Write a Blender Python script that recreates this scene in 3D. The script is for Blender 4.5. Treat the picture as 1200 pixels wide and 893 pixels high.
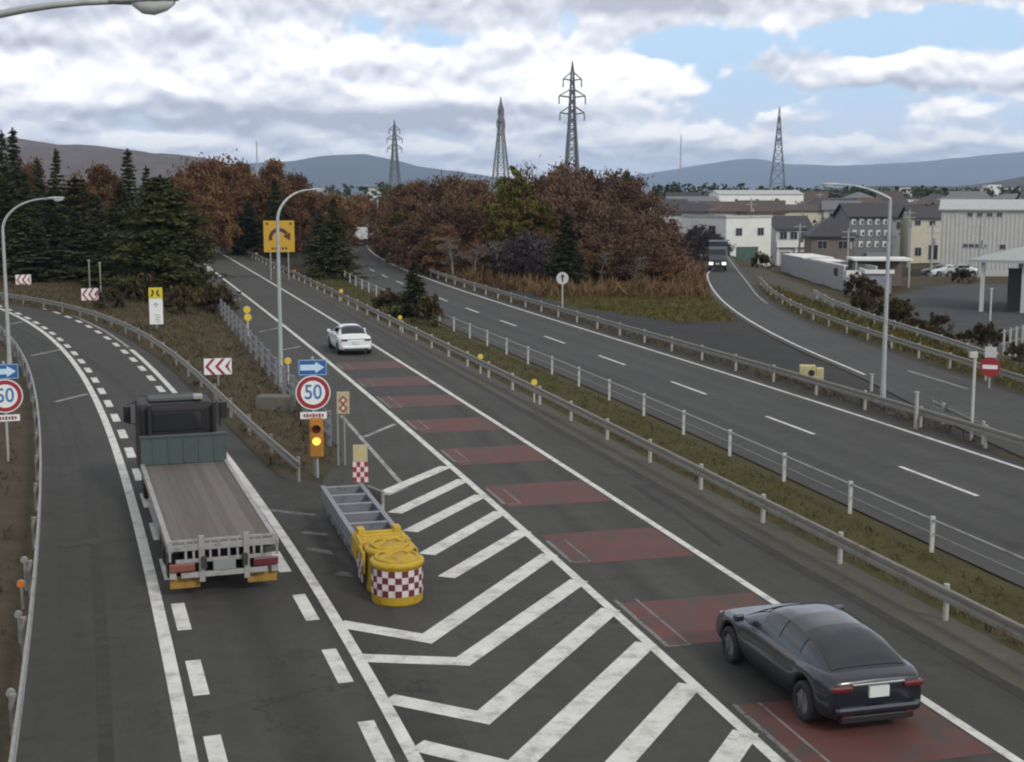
import bpy, math, random
import numpy as np
from mathutils import Vector, Matrix, noise as mnoise
R = math.radians
random.seed(7)
for o in list(bpy.data.objects): bpy.data.objects.remove(o)
SC = bpy.context.scene
COL = SC.collection

# ------------------------------------------------------------------ camera, sky, sun, exposure
F, H = 1600.0, 8.45                      # focal length in pixels of a 1200 px wide frame, mast height in metres
TH = math.atan(225.5 / F); CT, ST = math.cos(TH), math.sin(TH)
cam = bpy.data.cameras.new('camera'); camo = bpy.data.objects.new('camera', cam); COL.objects.link(camo)
camo.location = (0, 0, H); camo.rotation_euler = (R(90) - TH, 0, 0)
cam.sensor_width = 36; cam.lens = 36 * F / 1200; cam.clip_start = 0.1; cam.clip_end = 60000
SC.camera = camo
SC.view_settings.view_transform = 'Standard'; SC.view_settings.look = 'None'
SC.view_settings.exposure = 0.15; SC.view_settings.gamma = 1.0
SC.view_settings.use_curve_mapping = False
SC.cycles.filter_width = 2.1
SC.cycles.max_bounces = 6; SC.cycles.diffuse_bounces = 2; SC.cycles.glossy_bounces = 2
SC.cycles.transmission_bounces = 2; SC.cycles.volume_bounces = 1; SC.cycles.volume_step_rate = 4
SC.cycles.use_denoising = True

SUN_EL, SUN_AZ = R(34), R(140)           # azimuth clockwise from +Y: behind the camera, to its right
sl = bpy.data.lights.new('sun', 'SUN'); sl.energy = 1.5; sl.angle = R(10); sl.color = (1, .95, .87)
so = bpy.data.objects.new('sun', sl); COL.objects.link(so)
sd = Vector((math.sin(SUN_AZ) * math.cos(SUN_EL), math.cos(SUN_AZ) * math.cos(SUN_EL), math.sin(SUN_EL)))
so.rotation_euler = sd.to_track_quat('Z', 'Y').to_euler(); so.location = (30, -30, 60)

class NT:                                 # tiny node-expression helper
    def __init__(s, nt): s.nt = nt; s.n = nt.nodes; s.l = nt.links
    def node(s, t, **kw):
        n = s.n.new(t)
        for k, v in kw.items(): setattr(n, k, v)
        return n
    def put(s, sock, v):
        if isinstance(v, bpy.types.NodeSocket): s.l.new(v, sock)
        elif isinstance(v, (tuple, list)) and len(v) == 3 and sock.type == 'RGBA': sock.default_value = (*v, 1)
        else: sock.default_value = v
    def m(s, op, a, b=0.0, c=0.0, clamp=False):
        n = s.node('ShaderNodeMath', operation=op); n.use_clamp = clamp
        s.put(n.inputs[0], a); s.put(n.inputs[1], b); s.put(n.inputs[2], c); return n.outputs[0]
    def mix(s, f, a, b, mode='MIX'):
        n = s.node('ShaderNodeMix', data_type='RGBA', blend_type=mode)
        s.put(n.inputs[0], f); s.put(n.inputs[6], a); s.put(n.inputs[7], b); return n.outputs[2]
    def ss(s, v, a, b, lo=0.0, hi=1.0):
        n = s.node('ShaderNodeMapRange', interpolation_type='SMOOTHSTEP')
        s.put(n.inputs[0], v); n.inputs[1].default_value = a; n.inputs[2].default_value = b
        n.inputs[3].default_value = lo; n.inputs[4].default_value = hi; return n.outputs[0]
    def noise(s, vec, scale, det=4, rough=.55, dist=0.0):
        n = s.node('ShaderNodeTexNoise'); n.inputs['Scale'].default_value = scale
        n.inputs['Detail'].default_value = det; n.inputs['Roughness'].default_value = rough
        n.inputs['Distortion'].default_value = dist
        if vec is not None: s.l.new(vec, n.inputs['Vector'])
        return n.outputs[0]
    def xyz(s, x, y, z=0.0):
        n = s.node('ShaderNodeCombineXYZ'); s.put(n.inputs[0], x); s.put(n.inputs[1], y); s.put(n.inputs[2], z); return n.outputs[0]

world = bpy.data.worlds.new('World'); SC.world = world; world.use_nodes = True
def build_world():
    world.cycles.sampling_method = 'MANUAL'; world.cycles.sample_map_resolution = 256
    t = NT(world.node_tree); t.n.clear()
    out = t.node('ShaderNodeOutputWorld'); bg = t.node('ShaderNodeBackground'); t.l.new(bg.outputs[0], out.inputs[0])
    bg.inputs['Strength'].default_value = 0.1
    sky = t.node('ShaderNodeTexSky', sky_type='NISHITA'); sky.sun_disc = False
    sky.sun_elevation = SUN_EL; sky.sun_rotation = SUN_AZ; sky.air_density = 1.2; sky.dust_density = 1.0; sky.ozone_density = 2.5
    tc = t.node('ShaderNodeTexCoord'); sp = t.node('ShaderNodeSeparateXYZ'); t.l.new(tc.outputs['Generated'], sp.inputs[0])
    x, y, z = sp.outputs
    az = t.m('MULTIPLY', t.m('ARCTAN2', x, y), 180 / math.pi)
    el = t.m('MULTIPLY', t.m('ARCSINE', z), 180 / math.pi)
    elp = t.m('MAXIMUM', el, 0.0)
    def total(vals):
        s = vals[0]
        for v in vals[1:]: s = t.m('ADD', s, v)
        return s
    def blob(a0, e0, sa, se, k):
        dx = t.m('DIVIDE', t.m('SUBTRACT', az, a0), sa); dy = t.m('DIVIDE', t.m('SUBTRACT', el, e0), se)
        r2 = t.m('ADD', t.m('MULTIPLY', dx, dx), t.m('MULTIPLY', dy, dy))
        return t.m('MULTIPLY', t.m('POWER', math.e, t.m('MULTIPLY', r2, -1.0)), k)
    def field(shift, zoff):
        """cloud density: broad banks, cauliflower heaps and fine ragged edges"""
        ly = t.m('MULTIPLY', t.m('LOGARITHM', t.m('ADD', t.m('ADD', elp, shift), 2.2), math.e), 3.1)
        a = t.noise(t.xyz(t.m('MULTIPLY', az, .115), t.m('MULTIPLY', ly, .62), zoff + 3.7), 1.0, 2, .5)
        v = t.xyz(t.m('MULTIPLY', az, .30), ly, zoff)
        b = t.noise(v, 1.0, 6, .55, .2)
        vo = t.node('ShaderNodeTexVoronoi', feature='SMOOTH_F1'); vo.inputs['Scale'].default_value = 2.1; vo.inputs['Smoothness'].default_value = .6; vo.inputs['Detail'].default_value = 1.0; vo.inputs['Roughness'].default_value = .5
        w = t.node('ShaderNodeVectorMath', operation='ADD'); t.l.new(v, w.inputs[0]); n = t.node('ShaderNodeTexNoise'); n.inputs['Scale'].default_value = 2.4; n.inputs['Detail'].default_value = 1; t.l.new(v, n.inputs['Vector'])
        sc = t.node('ShaderNodeVectorMath', operation='SCALE'); t.l.new(n.outputs['Color'], sc.inputs[0]); sc.inputs['Scale'].default_value = .45; t.l.new(sc.outputs[0], w.inputs[1]); t.l.new(w.outputs[0], vo.inputs['Vector'])
        heap = t.m('SUBTRACT', .55, t.m('MULTIPLY', vo.outputs['Distance'], .75))
        return total([t.m('MULTIPLY', a, .55), t.m('MULTIPLY', b, .42), t.m('MULTIPLY', heap, .17)])
    banks = [blob(13, 5.9, 6.5, .7, -.22), blob(7.0, 5.6, 3.0, .5, -.13), blob(18.5, 3.0, 5, .9, -.10), blob(11.5, 3.6, 3, .7, -.09), blob(-1.5, 5.9, 2.2, .4, -.10), blob(-3.5, 7.7, 2.5, .35, -.08),
             blob(14.9, 4.65, 3.0, .75, .27), blob(20.4, 4.5, 2.4, .7, .24), blob(17.0, 3.15, 1.1, .42, .22), blob(9, 7.7, 14, .65, .20), blob(3.5, 4.8, 3.8, 1.2, .17), blob(-12, 4, 11, 3.5, .15), blob(-14.3, 1.75, 2.4, .35, .10)]
    bias = total(banks)
    d0 = t.m('ADD', field(0.0, 2.9), bias); d1 = t.m('ADD', field(.42, 2.9), bias)
    cov = t.ss(d0, .415, .505)
    thick = t.ss(d0, .52, .85)
    lit = t.m('ADD', .50, t.m('MULTIPLY', t.m('SUBTRACT', d0, d1), 3.6))
    lit = total([lit, blob(14.9, 5.1, 2.6, .5, .45), blob(20.4, 4.9, 2.4, .45, .25), blob(14.8, 4.0, 3, .3, -.4), blob(20.4, 3.9, 3, .3, -.3), blob(-17, 4.3, 5.5, 1.0, .42), blob(-8, 5.2, 3, .8, .25), blob(3.5, 4.7, 4, .9, .38), blob(-14.2, 1.95, 1.6, .3, .9),
                 blob(-14, 2.7, 9, .6, -.38), blob(-4, 2.9, 6, .45, -.25), blob(6, 7.2, 9, .4, -.25), blob(-19, 6.9, 4, .5, -.4), blob(-20, 5.6, 3, .3, -.25), blob(0, 3.9, 6, .35, .2), blob(-2, 6.6, 5, .3, -.2)])
    lit = t.m('SUBTRACT', lit, t.m('MULTIPLY', thick, .17), clamp=True)
    cr = t.node('ShaderNodeValToRGB'); t.l.new(lit, cr.inputs[0])
    e = cr.color_ramp.elements
    e[0].position = .08; e[0].color = (.40, .425, .50, 1); e[1].position = .80; e[1].color = (1.03, 1.02, 1.0, 1)
    q = e.new(.42); q.color = (.66, .68, .745, 1)
    cl = t.mix(1.0, cr.outputs[0], (12.6, 12.5, 12.3), 'MULTIPLY')
    base = t.mix(.75, sky.outputs[0], (5.7, 8.0, 10.9))
    low = t.ss(el, .2, 4.6, 1.0, 0.0)
    base = t.mix(t.m('MULTIPLY', low, .92), base, (8.9, 9.4, 10.3))
    cov = t.m('MULTIPLY', cov, t.ss(el, -.3, 1.0, .5, 1.0))
    col = t.mix(cov, base, cl)
    col = t.mix(t.ss(el, -2.0, -.5, 1.0, 0.0), col, (2.0, 2.1, 2.2))
    col = t.mix(t.m('MULTIPLY', t.ss(el, 12, 35), .75), col, (5.9, 5.8, 5.6))
    t.l.new(col, bg.inputs['Color'])
build_world()

# ------------------------------------------------------------------ geometry helpers
def G(u, v, z=0.0):                       # point at height z seen at photo pixel (u, v)
    dy = v - 446.5; y = F * CT - dy * ST; zz = F * ST + dy * CT; k = (H - z) / zz
    return (k * (u - 600), k * y)
def AT(u, v, D):                          # point at distance D along the pixel's ray
    dy = v - 446.5; y = F * CT - dy * ST; zz = F * ST + dy * CT
    return Vector(((u - 600) * D / y, D, H - zz * D / y))

MATS = {}
def mat(name, col, rough=.7, metal=0.0, var=.18, scale=3.0, coat=0.0, bump=0.0, emit=None, spec=.5, dirt=None):
    if name in MATS: return MATS[name]
    m = bpy.data.materials.new(name); m.use_nodes = True; t = NT(m.node_tree)
    b = t.n['Principled BSDF']; tc = t.node('ShaderNodeTexCoord'); vec = tc.outputs['Object']
    n1 = t.noise(vec, scale, 6, .65); n2 = t.noise(vec, scale * 9, 3, .6)
    k = t.m('ADD', 1 - var, t.m('MULTIPLY', t.m('ADD', t.m('MULTIPLY', n1, 1.3), t.m('MULTIPLY', n2, .7)), var))
    c = t.mix(1.0, col, t.xyz(k, k, k), 'MULTIPLY')
    if dirt: c = t.mix(t.ss(t.noise(vec, scale * 1.7, 5, .7), .5, .72), c, dirt)
    t.l.new(c, b.inputs['Base Color'])
    b.inputs['Roughness'].default_value = rough; b.inputs['Metallic'].default_value = metal
    b.inputs['Specular IOR Level'].default_value = spec
    if coat: b.inputs['Coat Weight'].default_value = coat; b.inputs['Coat Roughness'].default_value = .08
    if bump:
        bn = t.node('ShaderNodeBump'); bn.inputs['Strength'].default_value = bump; bn.inputs['Distance'].default_value = .02
        t.l.new(n2, bn.inputs['Height']); t.l.new(bn.outputs[0], b.inputs['Normal'])
    if emit: b.inputs['Emission Color'].default_value = (*emit[0], 1); b.inputs['Emission Strength'].default_value = emit[1]
    MATS[name] = m; return m

class MB:
    def __init__(s): s.v = []; s.f = []; s.mi = []; s.sm = []
    def add(s, vs, fs, mi=0, smooth=False):
        o = len(s.v); s.v += [tuple(p) for p in vs]
        for f in fs: s.f.append(tuple(i + o for i in f)); s.mi.append(mi); s.sm.append(smooth)
    def box(s, c, d, mi=0, rot=None, taper=1.0):
        x, y, z = d[0] / 2, d[1] / 2, d[2] / 2
        P = [(-x, -y, -z), (x, -y, -z), (x, y, -z), (-x, y, -z), (-x * taper, -y * taper, z), (x * taper, -y * taper, z), (x * taper, y * taper, z), (-x * taper, y * taper, z)]
        P = [Vector(p) for p in P]
        if rot is not None: P = [rot @ p for p in P]
        P = [p + Vector(c) for p in P]
        s.add(P, [(0, 3, 2, 1), (4, 5, 6, 7), (0, 1, 5, 4), (1, 2, 6, 5), (2, 3, 7, 6), (3, 0, 4, 7)], mi)
    def tube(s, pts, r, n=8, mi=0, cap=True, smooth=True):
        pts = [Vector(p) for p in pts]; rs = r if isinstance(r, (list, tuple)) else [r] * len(pts)
        vs = []; up = None
        for i, p in enumerate(pts):
            d = (pts[min(i + 1, len(pts) - 1)] - pts[max(i - 1, 0)]).normalized()
            if up is None: up = Vector((0, 0, 1)) if abs(d.z) < .9 else Vector((0, 1, 0))
            a = d.cross(up).normalized(); b = a.cross(d).normalized(); up = b
            for k in range(n):
                w = 2 * math.pi * k / n; vs.append(p + (a * math.cos(w) + b * math.sin(w)) * rs[i])
        fs = [(i * n + k, i * n + (k + 1) % n, (i + 1) * n + (k + 1) % n, (i + 1) * n + k) for i in range(len(pts) - 1) for k in range(n)]
        s.add(vs, fs, mi, smooth)
        if cap: s.add(vs[:n], [tuple(range(n))], mi); s.add(vs[-n:], [tuple(reversed(range(n)))], mi)
    def bar(s, a, b, w, mi=0):
        s.tube([a, b], w * .7071, 4, mi, True, False)
    def prism(s, poly, d0, d1, mi=0, axis='y'):    # outline in a plane, given depth: closed solid
        n = len(poly)
        def P(p, d):
            if axis == 'y': return (p[0], d, p[1])
            if axis == 'z': return (p[0], p[1], d)
            return (d, p[0], p[1])
        vs = [P(p, d0) for p in poly] + [P(p, d1) for p in poly]
        fs = [tuple(range(n)), tuple(range(2 * n - 1, n - 1, -1))] + [(i, i + n, (i + 1) % n + n, (i + 1) % n) for i in range(n)]
        s.add(vs, fs, mi)
    def disc(s, c, r, y0, y1, n=28, mi=0):
        s.prism([(c[0] + r * math.sin(2 * math.pi * k / n), c[1] + r * math.cos(2 * math.pi * k / n)) for k in range(n)], y0, y1, mi)
    def build(s, name, m, parent=None, bevel=0.0, smooth=None, recalc=True):
        me = bpy.data.meshes.new(name); me.from_pydata(s.v, [], s.f)
        for mm in (m if isinstance(m, (list, tuple)) else [m]): me.materials.append(mm)
        me.polygons.foreach_set('material_index', s.mi)
        me.polygons.foreach_set('use_smooth', [bool(q) if smooth is None else smooth for q in s.sm])
        if recalc and len(s.f) < 20000:
            import bmesh
            bm = bmesh.new(); bm.from_mesh(me); bmesh.ops.recalc_face_normals(bm, faces=bm.faces); bm.to_mesh(me); bm.free()
        o = bpy.data.objects.new(name, me); COL.objects.link(o)
        if parent: o.parent = parent
        if bevel:
            md = o.modifiers.new('bevel', 'BEVEL'); md.width = bevel; md.segments = 2; md.limit_method = 'ANGLE'
        return o
def tag(o, label=None, cat=None, group=None, kind=None):
    if label: o['label'] = label
    if cat: o['category'] = cat
    if group: o['group'] = group
    if kind: o['kind'] = kind
    return o
def thing(name, label, cat, loc=(0, 0, 0), rz=0.0, group=None):
    o = bpy.data.objects.new(name, None); COL.objects.link(o); o.empty_display_size = .2
    o.location = loc; o.rotation_euler = (0, 0, rz); return tag(o, label, cat, group)
def dup(o, loc=None, rz=None, label=None, group=None, parent=None, scale=None):
    c = o.copy(); COL.objects.link(c)
    if parent is not None: c.parent = parent
    for ch in list(o.children): dup(ch, parent=c)
    if loc is not None: c.location = loc
    if rz is not None: c.rotation_euler = (0, 0, rz)
    if scale is not None: c.scale = scale
    if label: c['label'] = label
    if group: c['group'] = group
    return c

# plan curves (near to far), numpy Nx2
def dens(P, step=1.0):
    P = np.asarray(P, float); s = np.r_[0, np.cumsum(np.hypot(*np.diff(P, axis=0).T))]
    n = max(2, int(round(s[-1] / step)) + 1); q = np.linspace(0, s[-1], n)
    return np.c_[np.interp(q, s, P[:, 0]), np.interp(q, s, P[:, 1])]
def fit(pts, deg=3, e0=12.0, e1=20.0, step=1.0):
    P = np.asarray(pts, float)
    if P[0, 1] > P[-1, 1]: P = P[::-1]
    s = np.r_[0, np.cumsum(np.hypot(*np.diff(P, axis=0).T))]
    w = 1.0 / (8 + P[:, 1])
    cx = np.polyfit(s, P[:, 0], deg, w=w); cy = np.polyfit(s, P[:, 1], deg, w=w)
    q = np.linspace(0, s[-1], 240); C = np.c_[np.polyval(cx, q), np.polyval(cy, q)]
    a = (C[0] - C[4]); a /= np.hypot(*a); b = (C[-1] - C[-5]); b /= np.hypot(*b)
    return dens(np.r_[[C[0] + a * e0], C, [C[-1] + b * e1]], step)
def nrm(C):
    T = np.gradient(C, axis=0); T /= np.hypot(T[:, 0], T[:, 1])[:, None]; return np.c_[T[:, 1], -T[:, 0]]
def off(C, d): return C + nrm(C) * d
def cut(C, y0=None, y1=None):
    k = np.ones(len(C), bool)
    if y0 is not None: k &= C[:, 1] >= y0
    if y1 is not None: k &= C[:, 1] <= y1
    return C[k]
def gp(L, z=0.0): return [G(u, v, z) for u, v in L]

MAIN_L = fit(gp([(252, 319), (307, 362), (340, 386), (371, 412), (422, 456), (468, 497), (520, 539), (633, 638), (714, 711), (769, 760), (813, 802), (900, 884)]), 3, 14, 60)
MAIN_R = fit(gp([(250.6, 292), (328, 336), (349, 350), (400.5, 382), (435, 403), (476, 429), (514, 454), (560, 482), (633, 528), (747, 601), (860, 672), (911, 709), (1085, 825), (1195, 893)]), 3, 14, 40)
RAMP_L = fit(gp([(0, 361.5), (25, 374), (50, 389), (75, 410), (95, 435), (107, 462), (125, 500), (137, 530), (147.5, 558), (162, 616), (178, 690), (200, 770), (222, 893)]), 4, 14, 25)
RBLK = fit(gp([(17, 354), (31, 356), (44, 359.5), (56, 363), (79.5, 371.5), (101, 381), (123, 394.5), (143, 410), (162, 428), (184, 451), (329, 657), (360, 715), (398, 795), (448, 880)]), 4, 14, 20)
RAMP_R = off(RBLK, .44)
FAR_R = fit(gp([(445, 262), (431, 283), (436, 297), (460, 311), (510, 330), (540, 340), (580, 352), (620, 364), (700, 391), (786, 420), (900, 454), (1000, 482), (1112, 522), (1200, 550)]), 4, 32, 60)
EXIT_L = fit(gp([(829, 320), (835, 337), (850, 355), (875, 373), (900, 387), (950, 412), (1017, 439)]), 3, 0, 50)
EXIT_B = fit(gp([(900, 355), (937, 370), (975, 384), (1007, 397), (1075, 421), (1135, 440), (1200, 460)]), 2, 30, 40)
EXIT_R = fit(gp([(852, 310), (868, 327), (881, 344), (900, 356)]), 2, 0, 40)
RAIL_L = fit(gp([(0, 382), (15, 397), (27, 417), (41, 455), (47, 510), (44, 593), (36, 709), (25, 803), (11, 891)], .7), 4, 10, 30)
ISLE_L = fit(gp([(12, 345), (50, 350), (100, 362), (140, 374), (162, 386), (200, 412), (237, 444), (275, 472), (300, 494), (330, 525), (368, 557)], .7), 3, 0, 25)
ISLE_R = fit(gp([(234, 345), (250, 361), (273, 386), (295, 414), (315, 442), (345, 474), (395, 532)]), 3, 0, 60)
RAIL_M = off(MAIN_R, 2.65)
FENCE_M = off(FAR_R, -7.8)
RAIL_F = off(FAR_R, .85)

# ------------------------------------------------------------------ ground materials
def asphalt(name, c0, c1, seed, tracks=()):
    m = bpy.data.materials.new(name); m.use_nodes = True; t = NT(m.node_tree); b = t.n['Principled BSDF']
    g = t.node('ShaderNodeNewGeometry'); P = g.outputs['Position']
    mp = t.node('ShaderNodeMapping'); mp.inputs['Location'].default_value = (seed * 13.1, seed * 7.7, 0); t.l.new(P, mp.inputs[0]); P = mp.outputs[0]
    uv = t.node('ShaderNodeTexCoord').outputs['UV']; su = t.node('ShaderNodeSeparateXYZ'); t.l.new(uv, su.inputs[0])
    a = t.noise(P, .22, 5, .6); f = t.noise(P, 26, 3, .7); mid = t.noise(P, 2.4, 5, .65)
    st = t.noise(t.xyz(t.m('MULTIPLY', su.outputs[0], 2.2), t.m('MULTIPLY', su.outputs[1], .03)), 1.0, 4, .6)
    c = t.mix(t.ss(a, .3, .7), c0, c1)
    k = t.m('ADD', .10, t.m('ADD', t.m('MULTIPLY', f, .62), t.m('ADD', t.m('MULTIPLY', mid, .62), t.m('MULTIPLY', st, .56))))
    sp_ = t.ss(t.noise(P, 1.1, 2, .5), .60, .70); k = t.m('MULTIPLY', k, t.m('SUBTRACT', 1.0, t.m('MULTIPLY', sp_, .16)))
    pk = t.ss(t.noise(P, 60, 1, .5), .66, .74); k = t.m('ADD', k, t.m('MULTIPLY', pk, .45))
    for u0, w, amt in tracks:               # polished or oily wheel paths along the lane
        dx = t.m('DIVIDE', t.m('SUBTRACT', su.outputs[0], u0), w)
        gs = t.m('POWER', math.e, t.m('MULTIPLY', t.m('MULTIPLY', dx, dx), -1.0))
        k = t.m('MULTIPLY', k, t.m('SUBTRACT', 1.0, t.m('MULTIPLY', gs, amt)))
    c = t.mix(1.0, c, t.xyz(k, k, k), 'MULTIPLY')
    vor = t.node('ShaderNodeTexVoronoi', feature='DISTANCE_TO_EDGE'); vor.inputs['Scale'].default_value = .16
    wv = t.node('ShaderNodeVectorMath', operation='ADD'); t.l.new(P, wv.inputs[0])
    nz = t.node('ShaderNodeTexNoise'); nz.inputs['Scale'].default_value = .5; nz.inputs['Detail'].default_value = 5; t.l.new(P, nz.inputs['Vector'])
    sc = t.node('ShaderNodeVectorMath', operation='SCALE'); t.l.new(nz.outputs['Color'], sc.inputs[0]); sc.inputs['Scale'].default_value = 3.5
    t.l.new(sc.outputs[0], wv.inputs[1]); t.l.new(wv.outputs[0], vor.inputs['Vector'])
    crack = t.m('MULTIPLY', t.ss(vor.outputs['Distance'], .0015, .006, 1.0, 0.0), t.ss(t.noise(P, .12, 2), .48, .6))
    c = t.mix(t.m('MULTIPLY', crack, .45), c, (.018, .018, .018))
    t.l.new(c, b.inputs['Base Color']); b.inputs['Roughness'].default_value = .88; b.inputs['Specular IOR Level'].default_value = .3
    bn = t.node('ShaderNodeBump'); bn.inputs['Strength'].default_value = .35; bn.inputs['Distance'].default_value = .01
    t.l.new(f, bn.inputs['Height']); t.l.new(bn.outputs[0], b.inputs['Normal'])
    return m
def paint(name, col, under, wear=.5, sc=9.0, rough=.7):
    m = bpy.data.materials.new(name); m.use_nodes = True; t = NT(m.node_tree); b = t.n['Principled BSDF']
    P = t.node('ShaderNodeNewGeometry').outputs['Position']
    n = t.m('ADD', t.m('MULTIPLY', t.noise(P, sc, 6, .75), .6), t.m('MULTIPLY', t.noise(P, .7, 4, .6), .4))
    k = t.m('ADD', .7, t.m('MULTIPLY', t.noise(P, 1.3, 5, .7), .55))
    c = t.mix(1.0, col, t.xyz(k, k, k), 'MULTIPLY')
    c = t.mix(t.ss(n, wear, wear + .11), c, under)
    c = t.mix(t.m('MULTIPLY', t.ss(t.noise(P, 2.2, 5, .75), .44, .70), .55), c, under)
    t.l.new(c, b.inputs['Base Color']); b.inputs['Roughness'].default_value = rough; b.inputs['Specular IOR Level'].default_value = .3
    return m
A_MAIN = asphalt('asphalt_main', (.050, .0488, .0440), (.060, .0586, .053), 1, [(-5.35, .30, .20), (-3.75, .30, .20), (-4.55, .35, -.08), (-1.4, .3, .12)])
A_RAMP = asphalt('asphalt_ramp', (.0455, .0442, .0402), (.054, .0526, .048), 2, [(4.4, .35, .2), (6.0, .35, .2), (5.2, .4, -.08)])
A_FAR = asphalt('asphalt_far', (.055, .0538, .0515), (.065, .0637, .061), 3, [(-6.2, .35, .16), (-4.7, .35, .16), (-3.0, .35, .13), (-1.4, .35, .13)])
A_EXIT = asphalt('asphalt_exit', (.055, .0538, .052), (.065, .0637, .0615), 4)
M_WHITE = paint('line_white', (.62, .61, .57), (.15, .147, .135), .575)
M_WORN = paint('line_worn', (.34, .335, .32), (.065, .064, .06), .50)
M_RED = paint('red_band', (.122, .046, .038), (.062, .054, .048), .485, 2.6)
M_FAINT = paint('line_faint', (.16, .16, .155), (.062, .062, .06), .48)

def strip(name, CL, CR, z, m, parent=None, na=4, uref=None, kind=None):
    """sheet between two plan curves; UV u = metres across from the curve's right side reference, v = metres along"""
    n = max(len(CL), len(CR)); q = np.linspace(0, 1, n)
    def rs(C): s = np.linspace(0, 1, len(C)); return np.c_[np.interp(q, s, C[:, 0]), np.interp(q, s, C[:, 1])]
    A, B = rs(CL), rs(CR); vs = []; uv = []
    s = np.r_[0, np.cumsum(np.hypot(*np.diff(B, axis=0).T))]
    for i in range(n):
        W = np.hypot(*(B[i] - A[i]))
        for k in range(na + 1):
            p = A[i] + (B[i] - A[i]) * k / na; vs.append((p[0], p[1], z))
            uv.append(((-W * (1 - k / na)) if uref is None else W * k / na, s[i]))
    fs = [(i * (na + 1) + k, i * (na + 1) + k + 1, (i + 1) * (na + 1) + k + 1, (i + 1) * (na + 1) + k) for i in range(n - 1) for k in range(na)]
    me = bpy.data.meshes.new(name); me.from_pydata(vs, [], fs); me.materials.append(m)
    ul = me.uv_layers.new(); ul.data.foreach_set('uv', [c for l in me.loops for c in uv[l.vertex_index]])
    o = bpy.data.objects.new(name, me); COL.objects.link(o)
    if parent: o.parent = parent
    if kind: o['kind'] = kind
    return o
def line(name, C, w, z, m, parent): return strip(name, off(C, -w / 2), off(C, w / 2), z, m, parent, 1)
def dashes(name, C, w, z, m, parent, L, period, start=0.0):
    D = dens(C, .3); s = np.r_[0, np.cumsum(np.hypot(*np.diff(D, axis=0).T))]; N = nrm(D); mb = MB()
    def at(q): i = min(int(np.searchsorted(s, q)), len(D) - 1); return D[i], N[i]
    q = start
    while q + L < s[-1]:
        for j in range(max(1, int(L / 1.5))):
            n = max(1, int(L / 1.5)); a, na_ = at(q + L * j / n); b, nb = at(q + L * (j + 1) / n)
            mb.add([(*(a - na_ * w / 2), z), (*(a + na_ * w / 2), z), (*(b + nb * w / 2), z), (*(b - nb * w / 2), z)], [(0, 1, 2, 3)])
        q += period
    return mb.build(name, m, parent)

# seam of the merging area, from the nose towards the camera
NOSE = np.array(G(376, 566))
seam = dens([G(560, 893), (-.4 + .9, 8.0)][::-1] + [tuple(NOSE)], 1.0)
RAMP_PR = np.r_[seam, dens(np.r_[[NOSE], cut(off(ISLE_L, -.35), NOSE[1] + 1)], 1.0)[1:]]
MAIN_PL = np.r_[seam, dens(np.r_[[NOSE], cut(off(ISLE_R, .2), NOSE[1] + 3)], 1.0)[1:]]
RAMP_PL = cut(off(RAIL_L, -.12), 6)
MAIN_PR = cut(off(MAIN_R, 2.95), 6)
FAR_PL = off(FAR_R, -7.5); FAR_PR = off(FAR_R, .55)
def by_y(pts, ys_): P = np.array(sorted(pts, key=lambda p: p[1])); return np.c_[np.interp(ys_, P[:, 1], P[:, 0]), ys_]
def soften(C, n=9):
    k = np.ones(n) / n; x = np.r_[[C[0, 0]] * n, C[:, 0], [C[-1, 0]] * n]
    x[:n] = C[0, 0] + (C[0, 0] - C[1, 0]) * np.arange(n, 0, -1); x[-n:] = C[-1, 0] + (C[-1, 0] - C[-2, 0]) * np.arange(1, n + 1)
    return np.c_[np.convolve(x, k, 'same')[n:-n], C[:, 1]]
ey = np.arange(36, 178, 1.0)
el_ = [tuple(p) for p in EXIT_L if 58 < p[1] < 138]; er_ = [tuple(p) for p in off(EXIT_B, -.35) if 20 < p[1] < 100] + [(20.3, 110), (22.4, 128), (25.2, 152), (28.6, 180)]
EX_PL = soften(by_y([(16.9, 30), (16.4, 40), (15.9, 48)] + [(p[0] - .5, p[1]) for p in el_] + [(22.0, 150), (25.6, 180)], ey))
EX_PR = soften(by_y(er_, ey), 31)
main = strip('road_main', MAIN_PL, MAIN_PR, 0.0, A_MAIN, None, 8, None, 'structure')
ramp = strip('road_ramp', RAMP_PL, RAMP_PR, 0.003, A_RAMP, None, 6, 1, 'structure')
far = strip('road_far', FAR_PL, FAR_PR, 0.0, A_FAR, None, 6, None, 'structure')
exitr = strip('road_exit', EX_PL, EX_PR, -0.003, A_EXIT, None, 4, None, 'structure')
ROADS = [np.r_[a, b[::-1]] for a, b in ((MAIN_PL, MAIN_PR), (RAMP_PL, RAMP_PR), (FAR_PL, FAR_PR), (EX_PL, EX_PR))]

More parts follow.
